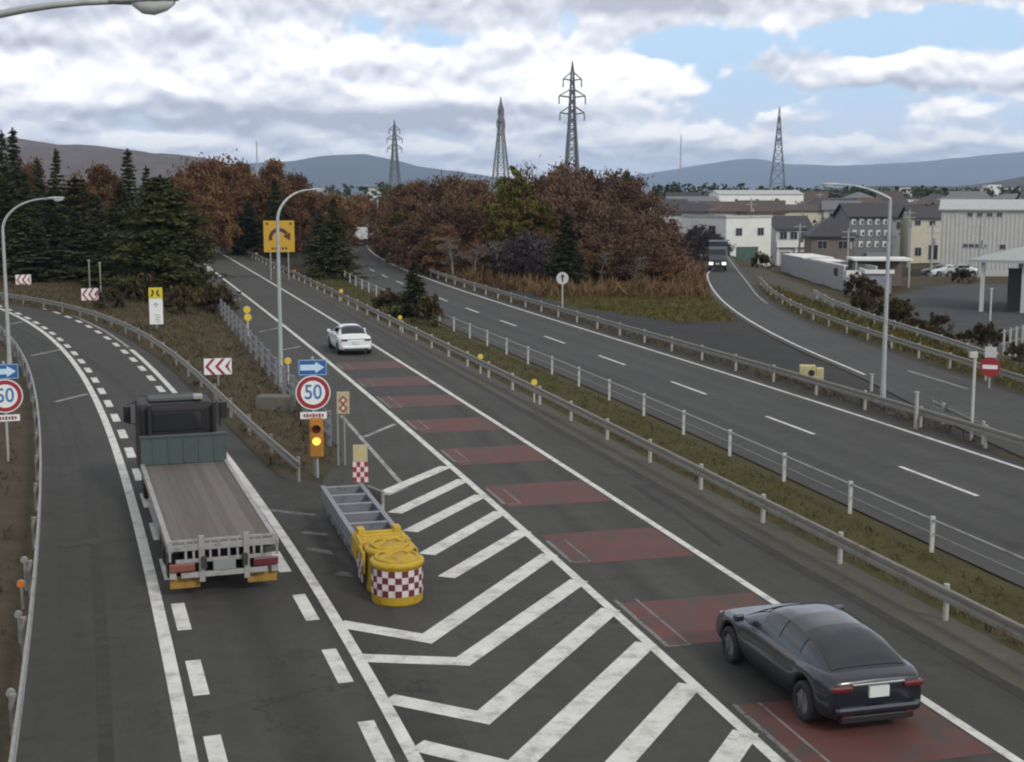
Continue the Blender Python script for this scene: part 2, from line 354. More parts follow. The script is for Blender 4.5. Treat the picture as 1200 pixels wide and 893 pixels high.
# painted markings
line('edge_line', cut(MAIN_L, 6), .2, .006, M_WHITE, main)
line('edge_line', cut(MAIN_R, 6), .18, .006, M_WHITE, main)
line('edge_line', cut(RAMP_L, 6), .24, .010, M_WHITE, ramp)
line('edge_line', cut(RAMP_R, 8, 72), .22, .010, M_WHITE, ramp); line('edge_line', cut(RAMP_R, 72), .16, .010, M_WORN, ramp)
def arc_at(C, p):
    s = np.r_[0, np.cumsum(np.hypot(*np.diff(C, axis=0).T))]; return s[np.argmin(np.hypot(*(C - np.asarray(p)).T))]
LB = dens(cut(off(RAMP_L, .40), 8), .1); dashes('slowdown_blocks', LB, .27, .011, M_WHITE, ramp, 1.7, 3.6, (arc_at(LB, G(205, 727)) - .85) % 3.6)
RB = dens(cut(RBLK, 8), .1); dashes('slowdown_blocks', RB, .27, .011, M_WHITE, ramp, 1.7, 3.6, (arc_at(RB, G(360, 715)) - .85) % 3.6)
line('edge_line', FAR_R, .17, .006, M_WHITE, far)
def arc_at(C, p):
    s = np.r_[0, np.cumsum(np.hypot(*np.diff(C, axis=0).T))]; return s[np.argmin(np.hypot(*(C - np.asarray(p)).T))]
lane_c = dens([G(u, v) for u, v in ((1200, 604), (1135, 580), (1047, 547), (950, 508), (895, 487), (826, 461), (785, 446), (737, 428), (707, 417), (668, 404), (645, 394), (606, 380), (565, 364))], .5)
lc = off(FAR_R, -3.45); a0 = arc_at(lc, G(1135, 580))
dashes('lane_dashes', lc, .15, .006, M_WHITE, far, 4.0, 9.75, a0 - 9.75 * int(a0 / 9.75))
line('edge_line', off(EX_PL[(EX_PL[:, 1] > 61)], .45), .15, .003, M_WHITE, exitr)
line('edge_line', off(EX_PR[(EX_PR[:, 1] > 100)], -.55), .15, .003, M_WORN, exitr)
dashes('lane_dashes', dens([G(1200, 481), G(1135, 456), G(1066, 435), G(1000, 414)], .5), .15, .003, M_WORN, exitr, 6, 10, 5.4)
def quadline(mb, a, b, w, z):
    a, b = np.array(a), np.array(b); d = (b - a) / np.hypot(*(b - a)); n = np.array([d[1], -d[0]]) * w / 2
    mb.add([(*(a - n), z), (*(a + n), z), (*(b + n), z), (*(b - n), z)], [(0, 1, 2, 3)])
def poly(mb, pts, w, z):                    # mitred thick polyline
    C = np.array(pts); L = []; Rr = []
    for i in range(len(C)):
        ds = []
        if i > 0: e = C[i] - C[i - 1]; ds.append(e / np.hypot(*e))
        if i < len(C) - 1: e = C[i + 1] - C[i]; ds.append(e / np.hypot(*e))
        t_ = sum(ds); t_ /= np.hypot(*t_); n = np.array([t_[1], -t_[0]]); k = 1 / max(.35, abs(n @ np.array([ds[0][1], -ds[0][0]])))
        L.append(C[i] - n * w / 2 * k); Rr.append(C[i] + n * w / 2 * k)
    for i in range(len(C) - 1):
        mb.add([(*L[i], z), (*Rr[i], z), (*Rr[i + 1], z), (*L[i + 1], z)], [(0, 1, 2, 3)])
Q4 = lambda x, y: G(380 + x / 2.308, 520 + y / 2.308)
mb = MB()
BARS = [[(330, 62), (165, 132)], [(377, 98), (190, 188)], [(425, 140), (232, 238)], [(478, 185), (277, 300)], [(540, 237), (330, 362)],
        [(610, 300), (278, 528), (40, 487)], [(690, 370), (375, 590), (95, 580)], [(775, 448), (430, 742), (172, 690)], [(870, 540), (515, 880), (250, 816)],
        [(990, 652), (640, 1040), (345, 953)], [(1140, 780), (800, 1260)]]
for k, b in enumerate(BARS): poly(mb, [Q4(*p) for p in b], .42, .0085)
mb.build('chevron_hatching', M_WHITE, main)
mb = MB()
quadline(mb, G(400, 487), G(474, 571), .14, .006)
quadline(mb, G(474, 571), G(452, 580), .3, .0062)
for a, b in (((427, 512), (463, 497)), ((332, 410), (352, 406)), ((304, 389), (328, 384)), ((268, 354), (283, 350))): quadline(mb, G(*a), G(*b), .2, .006)
mb.build('shoulder_ticks', M_WORN, main)
mb = MB()
for a, b in (((65, 471), (102, 462)), ((37, 417), (70, 410)), ((12, 380), (27, 377))): quadline(mb, G(*a), G(*b), .2, .010)
mb.build('shoulder_ticks', M_WORN, ramp)
mb = MB()
for a, b, w in (((316, 598), (369, 604), .2), ((355, 624), (382, 627), .2), ((362, 643), (398, 650), .25), ((395, 672), (430, 676), .3)): quadline(mb, G(*a), G(*b), w, .0095)
mb.build('old_ghost_marks', M_FAINT, ramp)
# red speed bands with pale brackets at their left ends
sL = MAIN_L; b0 = arc_at(MAIN_L, G(783, 764))
mb = MB(); mk = MB()
for k in range(-4, 8):
    q = b0 + 5.8 * k; s = np.r_[0, np.cumsum(np.hypot(*np.diff(MAIN_L, axis=0).T))]
    if q < 1 or q + 3 > s[-1]: continue
    N = nrm(MAIN_L)
    for j in range(3):
        i0 = int(np.searchsorted(s, q + j)); i1 = int(np.searchsorted(s, q + j + 1)); mp_ = lambda w_: np.array([np.interp(w_, s, MAIN_L[:, 0]), np.interp(w_, s, MAIN_L[:, 1])]); a, b = mp_(q + j * .92), mp_(q + (j + 1) * .92)
        def wid(p): return np.hypot(*(MAIN_R - p).T).min() - .16
        mb.add([(*(a + N[i0] * .30), .004), (*(a + N[i0] * wid(a)), .004), (*(b + N[i1] * wid(b)), .004), (*(b + N[i1] * .30), .004)], [(0, 1, 2, 3)])
    i0 = int(np.searchsorted(s, q - .2)); i1 = int(np.searchsorted(s, q + 2.0)); a, b = MAIN_L[i0], MAIN_L[i1]
    p, r_ = a + N[i0] * .28, b + N[i1] * .28; p2, r2 = a + N[i0] * .72, b + N[i1] * .72
    quadline(mk, p, r_, .09, .0065); quadline(mk, p2, r2, .05, .0065); quadline(mk, p, p2, .05, .0068)
mb.build('red_speed_band', M_RED, main); mk.build('pale_bracket_marks', paint('bracket_faint', (.20, .195, .185), (.066, .065, .06), .49), main)

# ------------------------------------------------------------------ terrain
def road_dist(P):
    best = np.full(len(P), 1e9); inside = np.zeros(len(P), bool)
    for poly_ in ROADS:
        A = poly_; B = np.roll(poly_, -1, 0)
        for i in range(0, len(P), 4000):
            p = P[i:i + 4000]
            ab = B - A; L2 = (ab ** 2).sum(1) + 1e-9
            t_ = np.clip(((p[:, None, :] - A[None]) * ab[None]).sum(2) / L2, 0, 1)
            d = np.hypot(*np.moveaxis(p[:, None, :] - (A[None] + t_[..., None] * ab[None]), 2, 0)).min(1)
            best[i:i + 4000] = np.minimum(best[i:i + 4000], d)
            c = ((A[None, :, 1] > p[:, 1, None]) != (B[None, :, 1] > p[:, 1, None]))
            xx = A[None, :, 0] + (p[:, 1, None] - A[None, :, 1]) * (B - A)[None, :, 0] / ((B - A)[None, :, 1] + 1e-12)
            inside[i:i + 4000] |= (np.sum(c & (p[:, 0, None] < xx), 1) % 2 == 1)
    best[inside] = 0; return best
def in_poly(P, pl):
    A = np.asarray(pl); B = np.roll(A, -1, 0)
    c = ((A[None, :, 1] > P[:, 1, None]) != (B[None, :, 1] > P[:, 1, None]))
    xx = A[None, :, 0] + (P[:, 1, None] - A[None, :, 1]) * (B - A)[None, :, 0] / ((B - A)[None, :, 1] + 1e-12)
    return np.sum(c & (P[:, 0, None] < xx), 1) % 2 == 1
def sms(x, a, b): t_ = np.clip((x - a) / (b - a), 0, 1); return t_ * t_ * (3 - 2 * t_)
def base_h(x, y):                           # town side and far plain lie lower than the carriageways
    x = np.asarray(x, float); y = np.asarray(y, float)
    bx = np.interp(y, EXIT_B[:, 1], EXIT_B[:, 0]) + 1.5
    lot = sms(x - bx, .5, 9) * -1.0
    town = sms(y, 140, 185) * sms(x, 8, 22) * -2.0
    farp = sms(y, 250, 420) * -3.0
    hill = sms(np.hypot(x - 1100, y - 2200), 900, 200) * 26
    return np.minimum(np.minimum(lot, town + lot), farp) + hill
def hgt1(x, y):
    P = np.array([[x, y]]); rd = road_dist(P)[0]
    return float(base_h(x, y) * min(rd / 8, 1))
def build_terrain():
    xs = np.unique(np.r_[np.linspace(-20000, -600, 14), np.linspace(-600, -120, 25), np.linspace(-120, -48, 50), np.arange(-48, 34, .75), np.linspace(34, 120, 60), np.linspace(120, 600, 25), np.linspace(600, 20000, 14)])
    ys = np.unique(np.r_[np.linspace(-400, -10, 12), np.arange(-10, 112, .75), np.linspace(112, 260, 90), np.linspace(260, 700, 40), np.linspace(700, 3200, 40), np.linspace(3200, 26000, 14)])
    X, Y = np.meshgrid(xs, ys); P = np.c_[X.ravel(), Y.ravel()]
    near = (np.abs(P[:, 0]) < 260) & (P[:, 1] < 480) & (P[:, 1] > -30)
    rd = np.full(len(P), 50.0); rd[near] = road_dist(P[near])
    nz = np.array([mnoise.fractal((p[0] * .22, p[1] * .22, 0), 1.0, 2.0, 4) if n else 0 for p, n in zip(P, near)])
    z = -.04 + np.clip(rd - .35, 0, 1.1) * .09 + nz * .16 * np.clip(rd / 3, 0, 1) + base_h(P[:, 0], P[:, 1]) * np.clip(rd / 8, 0, 1)
    island = in_poly(P, np.r_[RAMP_PR[len(seam):], MAIN_PL[len(seam):][::-1]]); z += island * np.clip(rd / 6, 0, 1) * .45
    lb = (P[:, 0] < np.interp(P[:, 1], RAIL_L[:, 1], RAIL_L[:, 0]) - .4) & (P[:, 1] < 130); z += lb * np.clip((rd - 1) / 8, 0, 1) * .5
    # ground cover kinds
    C = np.tile(np.array([.062, .052, .031]), (len(P), 1))
    def pxp(L, z_=0.0): return [G(u, v, z_) for u, v in L]
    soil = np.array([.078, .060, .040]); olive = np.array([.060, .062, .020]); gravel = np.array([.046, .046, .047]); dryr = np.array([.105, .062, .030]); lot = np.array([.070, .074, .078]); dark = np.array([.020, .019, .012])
    C[lb] = soil; C[island] = np.array([.072, .058, .036])
    med = in_poly(P, np.r_[cut(MAIN_PR, None, 260), FAR_PL[FAR_PL[:, 1] < 200][::-1]]); C[med] = np.array([.068, .062, .024])
    medl = med & (rd < 1.0) & (P[:, 0] < np.interp(P[:, 1], RAIL_M[:, 1], RAIL_M[:, 0]) + .5); C[medl] = np.array([.072, .066, .048])
    C[in_poly(P, [(19.5, 118), (23, 150), (27.5, 150), (26.2, 118), (23.2, 90), (22.4, 76), (20.8, 76), (20.0, 90)])] = np.array([.082, .075, .060])
    tri = in_poly(P, np.r_[RAIL_F[(RAIL_F[:, 1] > 36) & (RAIL_F[:, 1] < 150)], [(20, 150)], EX_PL[EX_PL[:, 1] < 150][::-1]])
    C[tri] = gravel
    gb = in_poly(P, pxp([(640, 352), (700, 366), (790, 378), (858, 378), (845, 350), (832, 330), (640, 330)])); C[gb] = np.array([.080, .072, .024])
    rr = in_poly(P, pxp([(520, 322), (640, 349), (800, 360), (838, 348), (828, 310), (520, 300)])); C[rr] = dryr
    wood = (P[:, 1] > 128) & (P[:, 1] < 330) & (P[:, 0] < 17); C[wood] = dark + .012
    lots = in_poly(P, pxp([(1035, 352), (1100, 335), (1300, 330), (1500, 420), (1400, 470), (1215, 432), (1120, 395)], -1.0)); C[lots] = lot
    vg = (P[:, 0] > np.interp(P[:, 1], EXIT_B[:, 1], EXIT_B[:, 0]) - .6) & (P[:, 0] < np.interp(P[:, 1], EXIT_B[:, 1], EXIT_B[:, 0]) + 3.2) & (P[:, 1] > 35) & (P[:, 1] < 130); C[vg] = np.array([.060, .055, .034])
    fr = P[:, 1] > 330; C[fr] = np.array([.055, .058, .040])
    nx, ny = len(xs), len(ys)
    fs = [(j * nx + i, j * nx + i + 1, (j + 1) * nx + i + 1, (j + 1) * nx + i) for j in range(ny - 1) for i in range(nx - 1)]
    me = bpy.data.meshes.new('ground'); me.from_pydata(np.c_[P, z].tolist(), [], fs)
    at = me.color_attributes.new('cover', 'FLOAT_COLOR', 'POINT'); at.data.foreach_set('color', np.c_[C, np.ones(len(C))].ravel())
    me.polygons.foreach_set('use_smooth', [True] * len(fs))
    m = bpy.data.materials.new('ground'); m.use_nodes = True; t = NT(m.node_tree); b = t.n['Principled BSDF']
    a = t.node('ShaderNodeAttribute', attribute_name='cover'); Pn = t.node('ShaderNodeNewGeometry').outputs['Position']
    n1 = t.noise(Pn, .5, 6, .65); n2 = t.noise(Pn, 5, 5, .7); n3 = t.noise(Pn, 28, 3, .7)
    k = t.m('ADD', .2, t.m('ADD', t.m('MULTIPLY', n1, .7), t.m('ADD', t.m('MULTIPLY', n2, .5), t.m('MULTIPLY', n3, .4))))
    c = t.mix(1.0, a.outputs['Color'], t.xyz(k, k, k), 'MULTIPLY')
    c = t.mix(t.m('MULTIPLY', t.ss(n2, .55, .75), .35), c, (.095, .070, .036))
    t.l.new(c, b.inputs['Base Color']); b.inputs['Roughness'].default_value = .95; b.inputs['Specular IOR Level'].default_value = .15
    bn = t.node('ShaderNodeBump'); bn.inputs['Strength'].default_value = .7; bn.inputs['Distance'].default_value = .08
    t.l.new(n2, bn.inputs['Height']); t.l.new(bn.outputs[0], b.inputs['Normal'])
    me.materials.append(m)
    o = bpy.data.objects.new('ground', me); COL.objects.link(o); o['kind'] = 'structure'
    return xs, ys, z.reshape(ny, nx)
GX, GY, GZ = build_terrain()
def gz(x, y):                               # height of the ground sheet
    i = int(np.clip(np.searchsorted(GX, x) - 1, 0, len(GX) - 2)); j = int(np.clip(np.searchsorted(GY, y) - 1, 0, len(GY) - 2))
    a = (x - GX[i]) / (GX[i + 1] - GX[i]); b = (y - GY[j]) / (GY[j + 1] - GY[j])
    return float((GZ[j, i] * (1 - a) + GZ[j, i + 1] * a) * (1 - b) + (GZ[j + 1, i] * (1 - a) + GZ[j + 1, i + 1] * a) * b)

# mountains: ridges with real depth
def mountain(name, D, prof, col, depth, seed, rock=None, zb=-4.0):
    us = np.array([p[0] for p in prof], float); vs_ = np.array([p[1] for p in prof], float)
    q = np.linspace(us[0], us[-1], 150); nb = 16; V = []
    for i, u in enumerate(q):
        h = H + D * (221 - np.interp(u, us, vs_)) / F; x = (u - 600) / F * D
        taper = min(1, (u - us[0]) / 60 + .02, (us[-1] - u) / 60 + .02)
        for k in range(nb + 1):
            a = k / nb; y = D + (a - .5) * 2 * depth; s = (1 - abs(a - .5) * 2) ** .85
            n = mnoise.fractal((x / D * 26, y / D * 26, seed), 1.0, 2.1, 6)
            V.append((x * y / D if False else x, y, zb + max(0, (h - zb) * s * (1 + n * .32 * (1 - s) + n * .05)) * taper ** .5))
    fs = [(i * (nb + 1) + k, (i + 1) * (nb + 1) + k, (i + 1) * (nb + 1) + k + 1, i * (nb + 1) + k + 1) for i in range(len(q) - 1) for k in range(nb)]
    me = bpy.data.meshes.new(name); me.from_pydata(V, [], fs); me.polygons.foreach_set('use_smooth', [True] * len(fs))
    m = mat(name + '_cover', col, .95, 0, .45, 8.0 / D * 3, spec=.1, dirt=rock); me.materials.append(m)
    o = bpy.data.objects.new(name, me); COL.objects.link(o); o['kind'] = 'structure'
mountain('hills_near', 2600, [(-260, 175), (-120, 150), (-20, 160), (60, 168), (110, 172), (150, 177), (200, 180), (240, 184), (300, 200), (360, 216), (400, 221)], (.105, .080, .068), 500, 3.1, (.16, .125, .10))
mountain('mountain_centre', 9000, [(200, 196), (300, 192), (345, 189), (370, 185), (400, 182), (430, 181), (460, 187), (490, 195), (540, 202), (600, 211), (660, 216), (700, 219)], (.05, .055, .05), 1500, 8.2)
mountain('mountain_far', 14000, [(640, 216), (740, 206), (800, 196), (850, 189), (880, 187), (920, 193), (980, 195), (1040, 191), (1100, 187), (1160, 182), (1230, 176), (1330, 186), (1450, 200), (1560, 214)], (.05, .055, .05), 2200, 5.4)
mountain('hills_town', 3400, [(1105, 220), (1140, 216), (1170, 211), (1200, 206), (1260, 198), (1330, 204), (1420, 220)], (.075, .062, .045), 600, 1.7)

# ------------------------------------------------------------------ guardrails
GALV = mat('galvanised', (.30, .30, .285), .55, .35, .3, 2.0, dirt=(.20, .165, .12))
GALV_OLD = mat('galvanised_old', (.235, .225, .195), .65, .2, .35, 2.0, dirt=(.17, .12, .075))
POST = mat('post_paint', (.37, .365, .33), .6, 0, .25, 4.0, dirt=(.25, .2, .14))
POST_W = mat('post_white', (.47, .47, .45), .55, 0, .2, 4.0, dirt=(.35, .31, .25))
WB = [(-.005, .41), (.035, .43), (.035, .50), (-.015, .535), (-.015, .585), (.035, .62), (.035, .69), (-.005, .71)]
def sweep(mb, C, prof, z0=0.0, close=True):
    N = nrm(C); n = len(prof); vs = []
    for p, q in zip(C, N):
        for d, z in prof: vs.append((p[0] + q[0] * d, p[1] + q[1] * d, z + z0))
    fs = []
    for i in range(len(C) - 1):
        for k in range(n if close else n - 1): fs.append((i * n + k, i * n + (k + 1) % n, (i + 1) * n + (k + 1) % n, (i + 1) * n + k))
    mb.add(vs, fs, 0, False)
def guardrail(name, label, C, side, m, pm, period=4.0, ends=True, ph=0.0):
    """W-beam on posts along C; side = +1 when traffic is on the curve's right"""
    C = dens(C, 1.0); c0 = C[0]; L = C - c0
    r = thing(name, label, 'guardrail', (c0[0], c0[1], 0))
    prof = [(d * side, z) for d, z in WB]; prof = prof + [(d - .012 * side, z) for d, z in prof[::-1]]
    mb = MB(); sweep(mb, L, prof); mb.build('beam', m, r)
    D = dens(L, .25); s = np.r_[0, np.cumsum(np.hypot(*np.diff(D, axis=0).T))]; N = nrm(D)
    me = None; q = ph + .3
    while q < s[-1]:
        i = int(np.searchsorted(s, q)); p = D[min(i, len(D) - 1)] - N[min(i, len(D) - 1)] * .095 * side
        if me is None:
            pm_ = MB(); pm_.tube([(0, 0, -.5), (0, 0, .74)], .06, 10); pm_.box((0.0, .0, .56), (.10, .10, .12))
            o = pm_.build('post', pm, r); me = o.data
        else:
            o = bpy.data.objects.new('post', me); COL.objects.link(o); o.parent = r
        o.location = (p[0], p[1], 0); q += period
    return r
guardrail('guardrail', 'steel W-beam guardrail bordering the brown bank outside the left curving ramp', cut(RAIL_L, 4, 104), 1, GALV, GALV_OLD)
guardrail('guardrail', 'long weathered guardrail between the flatbed truck lane and the grassy island', cut(ISLE_L, NOSE[1] - .4, 150), -1, GALV_OLD, GALV_OLD)
guardrail('guardrail', 'weathered guardrail with yellow reflectors between the red banded lane and the grass median', cut(RAIL_M, 4, 215), -1, GALV_OLD, POST, 4.0, True, arc_at(dens(cut(RAIL_M, 4, 215), .25), G(986, 664)) % 4.0 - .3)
guardrail('guardrail', 'guardrail beyond the two lane carriageway in front of the dark gravel', cut(RAIL_F, 20, 210), -1, GALV_OLD, POST, 4.0)
guardrail('guardrail', 'guardrail along the outer edge of the exit lane beside the parking lot', cut(off(EX_PR, .35), 36, 122), -1, GALV_OLD, POST, 4.0)
guardrail('guardrail', 'grey guardrail section on the verge by the green shrubs above the parking lot', dens([(23.0, 64), (22.8, 74), (22.4, 84), (22.6, 96), (23.4, 106)], 1.0), -1, GALV, POST, 4.0)
guardrail('guardrail', 'short guardrail end piece splitting the exit lane from the two lane carriageway', dens([(16.25, 40.6), (15.9, 44), (15.75, 50.5)], 1.0), 1, GALV, POST, 4.0)

def rail_fence(name, label, C, period, hp, rails, m, pm, pw=.1, ph=.4):
    C = dens(C, 1.0); c0 = C[0]; L = C - c0; r = thing(name, label, 'fence', (c0[0], c0[1], 0))
    for z, rad in rails:
        mb = MB(); mb.tube([(p[0], p[1], z) for p in L[::2]], rad, 6); mb.build('rail', m, r)
    D = dens(L, .25); s = np.r_[0, np.cumsum(np.hypot(*np.diff(D, axis=0).T))]; me = None; q = ph; cnt = 0
    while q < s[-1] and cnt < 98:
        p = D[min(int(np.searchsorted(s, q)), len(D) - 1)]
        if me is None:
            mb = MB(); mb.box((0, 0, hp / 2 - .2), (pw, pw, hp + .4)); mb.box((0, 0, hp + .012), (pw * 1.15, pw * 1.15, .024)); o = mb.build('post', pm, r, .006); me = o.data
        else: o = bpy.data.objects.new('post', me); COL.objects.link(o); o.parent = r
        o.location = (p[0], p[1], 0); q += period; cnt += 1
    return r
rail_fence('median_fence', 'white post cable fence along the near edge of the two lane carriageway', cut(FENCE_M, 17, 178), 4.0, .80, [(.74, .03), (.42, .012)], GALV, POST_W, .09, arc_at(dens(cut(FENCE_M, 17, 178), .25), G(1089, 649.5)) % 4.0)
rail_fence('island_fence', 'grey post and rail fence beside the lamp post on the inner edge of the island', dens(ISLE_R[(ISLE_R[:, 1] > 44) & (ISLE_R[:, 1] < 112)], 1.0), 3.0, 1.15, [(1.08, .03), (.72, .03), (.36, .03)], mat('fence_blue_grey', (.14, .145, .16), .6, .2), mat('fence_post_grey', (.20, .205, .21), .6, .2), .13)

# gutter stains and kerb strips beside the guardrails
KERB = mat('kerb_concrete', (.115, .108, .092), .9, 0, .5, 1.5, bump=.4, dirt=(.05, .045, .035))
def kerb(C, name):
    mb = MB(); sweep(mb, dens(C, 1.0), [(-.1, -.2), (.1, -.2), (.1, .07), (-.1, .07)]); return tag(mb.build(name, KERB), kind='structure')
M_DIRT = paint('gutter_dirt', (.026, .024, .02), (.055, .052, .045), .55, 2.5)
SKID = paint('skid_streak', (.020, .019, .018), (.055, .053, .049), .5, 3.0)
mb = MB(); quadline(mb, G(742, 568), G(792, 600), .22, .0058); quadline(mb, G(790, 598), G(846, 640), .14, .0059); quadline(mb, G(690, 690), G(722, 730), .18, .0058); mb.build('skid_streaks', SKID, main)
mb = MB(); quadline(mb, G(70, 640), G(165, 628), .5, .0095); quadline(mb, G(395, 640), G(440, 690), .5, .0096); quadline(mb, G(300, 560), G(352, 620), .7, .0094); mb.build('old_stains', paint('stain_brown', (.036, .031, .026), (.050, .049, .046), .50, 2.2), ramp)
line('gutter_dirt', cut(off(MAIN_R, 1.72), 6, 150), .26, .005, M_DIRT, main); line('gutter_dirt', cut(off(RAIL_L, 1.25), 6, 104), .22, .009, M_DIRT, ramp)
A_SHO = asphalt('shoulder_concrete', (.085, .077, .060), (.068, .062, .049), 6)
strip('shoulder_edge', cut(off(MAIN_R, 1.86), 6, 160), cut(off(MAIN_R, 2.95), 6, 160), .0035, A_SHO, main, 2)
# ------------------------------------------------------------------ vehicles
RUB = mat('tyre_rubber', (.018, .018, .018), .85, 0, .2); RIM = mat('wheel_rim', (.32, .32, .33), .35, .8, .1)
BLACK = mat('black_trim', (.014, .014, .015), .5, 0, .2); GLASS = mat('car_glass', (.012, .015, .018), .06, 0, .05, spec=.7)
PLATE = mat('number_plate', (.62, .63, .60), .5, 0, .08); RED_L = mat('tail_lamp', (.11, .012, .013), .2, 0, .1, coat=.6)
CHROME = mat('bright_trim', (.55, .55, .56), .2, .9, .05); HEADL = mat('head_lamp_glass', (.75, .77, .78), .15, 0, .05, coat=.6)
ORANGE_L = mat('indicator_lamp', (.5, .13, .02), .25, 0, .1, coat=.5)
def wheel(parent, x, y, r, w, rim=RIM):
    s = 1 if x > 0 else -1; mb = MB(); n = 24; prof = [(r * .62, -w / 2), (r * .93, -w / 2), (r, -w * .36), (r, w * .36), (r * .93, w / 2), (r * .62, w / 2)]; vs = []
    for k in range(n):
        a = 2 * math.pi * k / n
        for rr_, xx in prof: vs.append((xx, rr_ * math.cos(a), rr_ * math.sin(a)))
    m = len(prof); mb.add(vs, [(k * m + j, k * m + (j + 1) % m, ((k + 1) % n) * m + (j + 1) % m, ((k + 1) % n) * m + j) for k in range(n) for j in range(m)], 0, True)
    t = mb.build('wheel', RUB, parent); t.location = (x, y, r)
    mb = MB()
    for k in range(n): pass
    mb.prism([(r * .6 * math.sin(2 * math.pi * k / n), r * .6 * math.cos(2 * math.pi * k / n)) for k in range(n)], w * .30 * s, w * .38 * s, 0, 'x')
    for k in range(5):
        a = 2 * math.pi * k / 5; mb.box((s * w * .40, r * .32 * math.sin(a), r * .32 * math.cos(a)), (.03, r * .13, r * .55), 0, Matrix.Rotation(-a, 3, 'X'))
    mb.build('rim', rim, t)
def car(name, label, cat, loc, rz, L, W, Hh, paint_m, hatch=True, plate=True, group=None):
    r = thing(name, label, cat, (loc[0], loc[1], .004), rz, group); hl = L / 2; wr = .325; ya, yf = -hl + .78, hl - .88
    ys = sorted(set([-hl, -hl + .10, -hl + .3, ya - .40, ya - .30, ya - .16, ya, ya + .16, ya + .30, ya + .40, -.3, .3, yf - .40, yf - .30, yf - .16, yf, yf + .16, yf + .30, yf + .40, hl - .28, hl - .12, hl]))
    vs = []; rows = 0
    for y in ys:
        e = max(0, (abs(y) - (hl - .55)) / .55); w = W / 2 * (1 - .13 * e ** 2.2); zl = .20 + .06 * e
        for c in (ya, yf):
            if abs(y - c) < .37: zl = max(zl, wr + math.sqrt(max(0, .37 ** 2 - (y - c) ** 2)))
        if y < -hl + .85: zb = (.99 if hatch else .96) - .10 * max(0, (-hl + .2 - y) / .2)
        elif y > .55: q = (y - .55) / (hl - .55); zb = .97 - .10 * q - .20 * max(0, q - .72) / .28
        else: zb = .97
        zb *= Hh / 1.47
        ring = [(.0, zl), (w * .86, zl), (w * .985, zl + .05), (w, zl + (zb - zl) * .45), (w * .985, zl + (zb - zl) * .72), (w * .93, zb - .03), (w * .86, zb), (0, zb + .025)]
        full = [(-a, b) for a, b in ring[::-1][:-1]] + ring if False else ring + [(-a, b) for a, b in ring[::-1][1:-1]]
        vs += [(a, y, b) for a, b in full]; n = len(full)
    mb = MB(); fs = [(i * n + k, i * n + (k + 1) % n, (i + 1) * n + (k + 1) % n, (i + 1) * n + k) for i in range(len(ys) - 1) for k in range(n)]
    fs += [tuple(range(n)), tuple(range((len(ys) - 1) * n, len(ys) * n))]; mb.add(vs, fs, 0, True)
    b = mb.build('body', paint_m, r); md = b.modifiers.new('sub', 'SUBSURF'); md.levels = 1; md.render_levels = 2
    # cabin: one smooth shell, the panes are patches of the same shell set slightly proud
    zb = .93 * Hh / 1.47; wb = W / 2 * .90
    prof = [(-hl + .16, 0), (-hl + .50, .42), (-hl + 1.05, .84), (-hl + 1.75, .985), (-.25, 1.0), (.20, .93), (.62, .66), (1.02, .28), (1.30, 0)] if hatch else [(-hl + .62, 0), (-hl + .95, .46), (-hl + 1.30, .86), (-hl + 1.85, .985), (-.25, 1.0), (.18, .93), (.58, .66), (.95, .28), (1.20, 0)]
    py = np.array([p_[0] for p_ in prof]); pz = np.array([p_[1] for p_ in prof]); tt = np.linspace(0, 1, len(prof))
    def cat(v, q):
        i = min(int(q * (len(v) - 1)), len(v) - 2); f = q * (len(v) - 1) - i; p0, p1, p2, p3 = v[max(i - 1, 0)], v[i], v[i + 1], v[min(i + 2, len(v) - 1)]
        return .5 * (2 * p1 + (p2 - p0) * f + (2 * p0 - 5 * p1 + 4 * p2 - p3) * f * f + (3 * p1 - p0 - 3 * p2 + p3) * f ** 3)
    def S(q, ph, o_=0.0):
        y, h = cat(py, q), max(0, cat(pz, q)) * (Hh - zb); sn, cs = math.sin(ph), max(0, math.cos(ph)); z = h * cs ** .5; e = min(1, q / .25, (1 - q) / .2)
        x = wb * (.90 + .10 * e) * math.copysign(abs(sn) ** .6, sn) * (1 - .25 * z / (Hh - zb)); n = Vector((sn, 0, cs + .05)).normalized() if .3 < q < .7 else Vector((sn, (-.6 if q < .5 else .6), cs + .2)).normalized()
        return Vector((x, y, zb - .02 + z)) + n * o_
    def patch(nm, q0, q1, p0, p1, m, o_, nq=10, npn=12, smooth=True):
        mb = MB(); V = [S(q0 + (q1 - q0) * i / nq, R(p0 + (p1 - p0) * j / npn), o_) for i in range(nq + 1) for j in range(npn + 1)]
        mb.add(V, [(i * (npn + 1) + j, i * (npn + 1) + j + 1, (i + 1) * (npn + 1) + j + 1, (i + 1) * (npn + 1) + j) for i in range(nq) for j in range(npn)], 0, smooth); return mb.build(nm, m, r)
    patch('roof', 0, 1, -90, 90, paint_m, 0, 36, 36)
    patch('rear_window', .075, .30, -54, 54, GLASS, .010); patch('windscreen', .68, .93, -52, 52, GLASS, .010)
    for s in (-1, 1):
        for q0, q1 in ((.27, .43), (.45, .66)): patch('side_window', q0, q1, s * 50, s * 86, GLASS, .010)
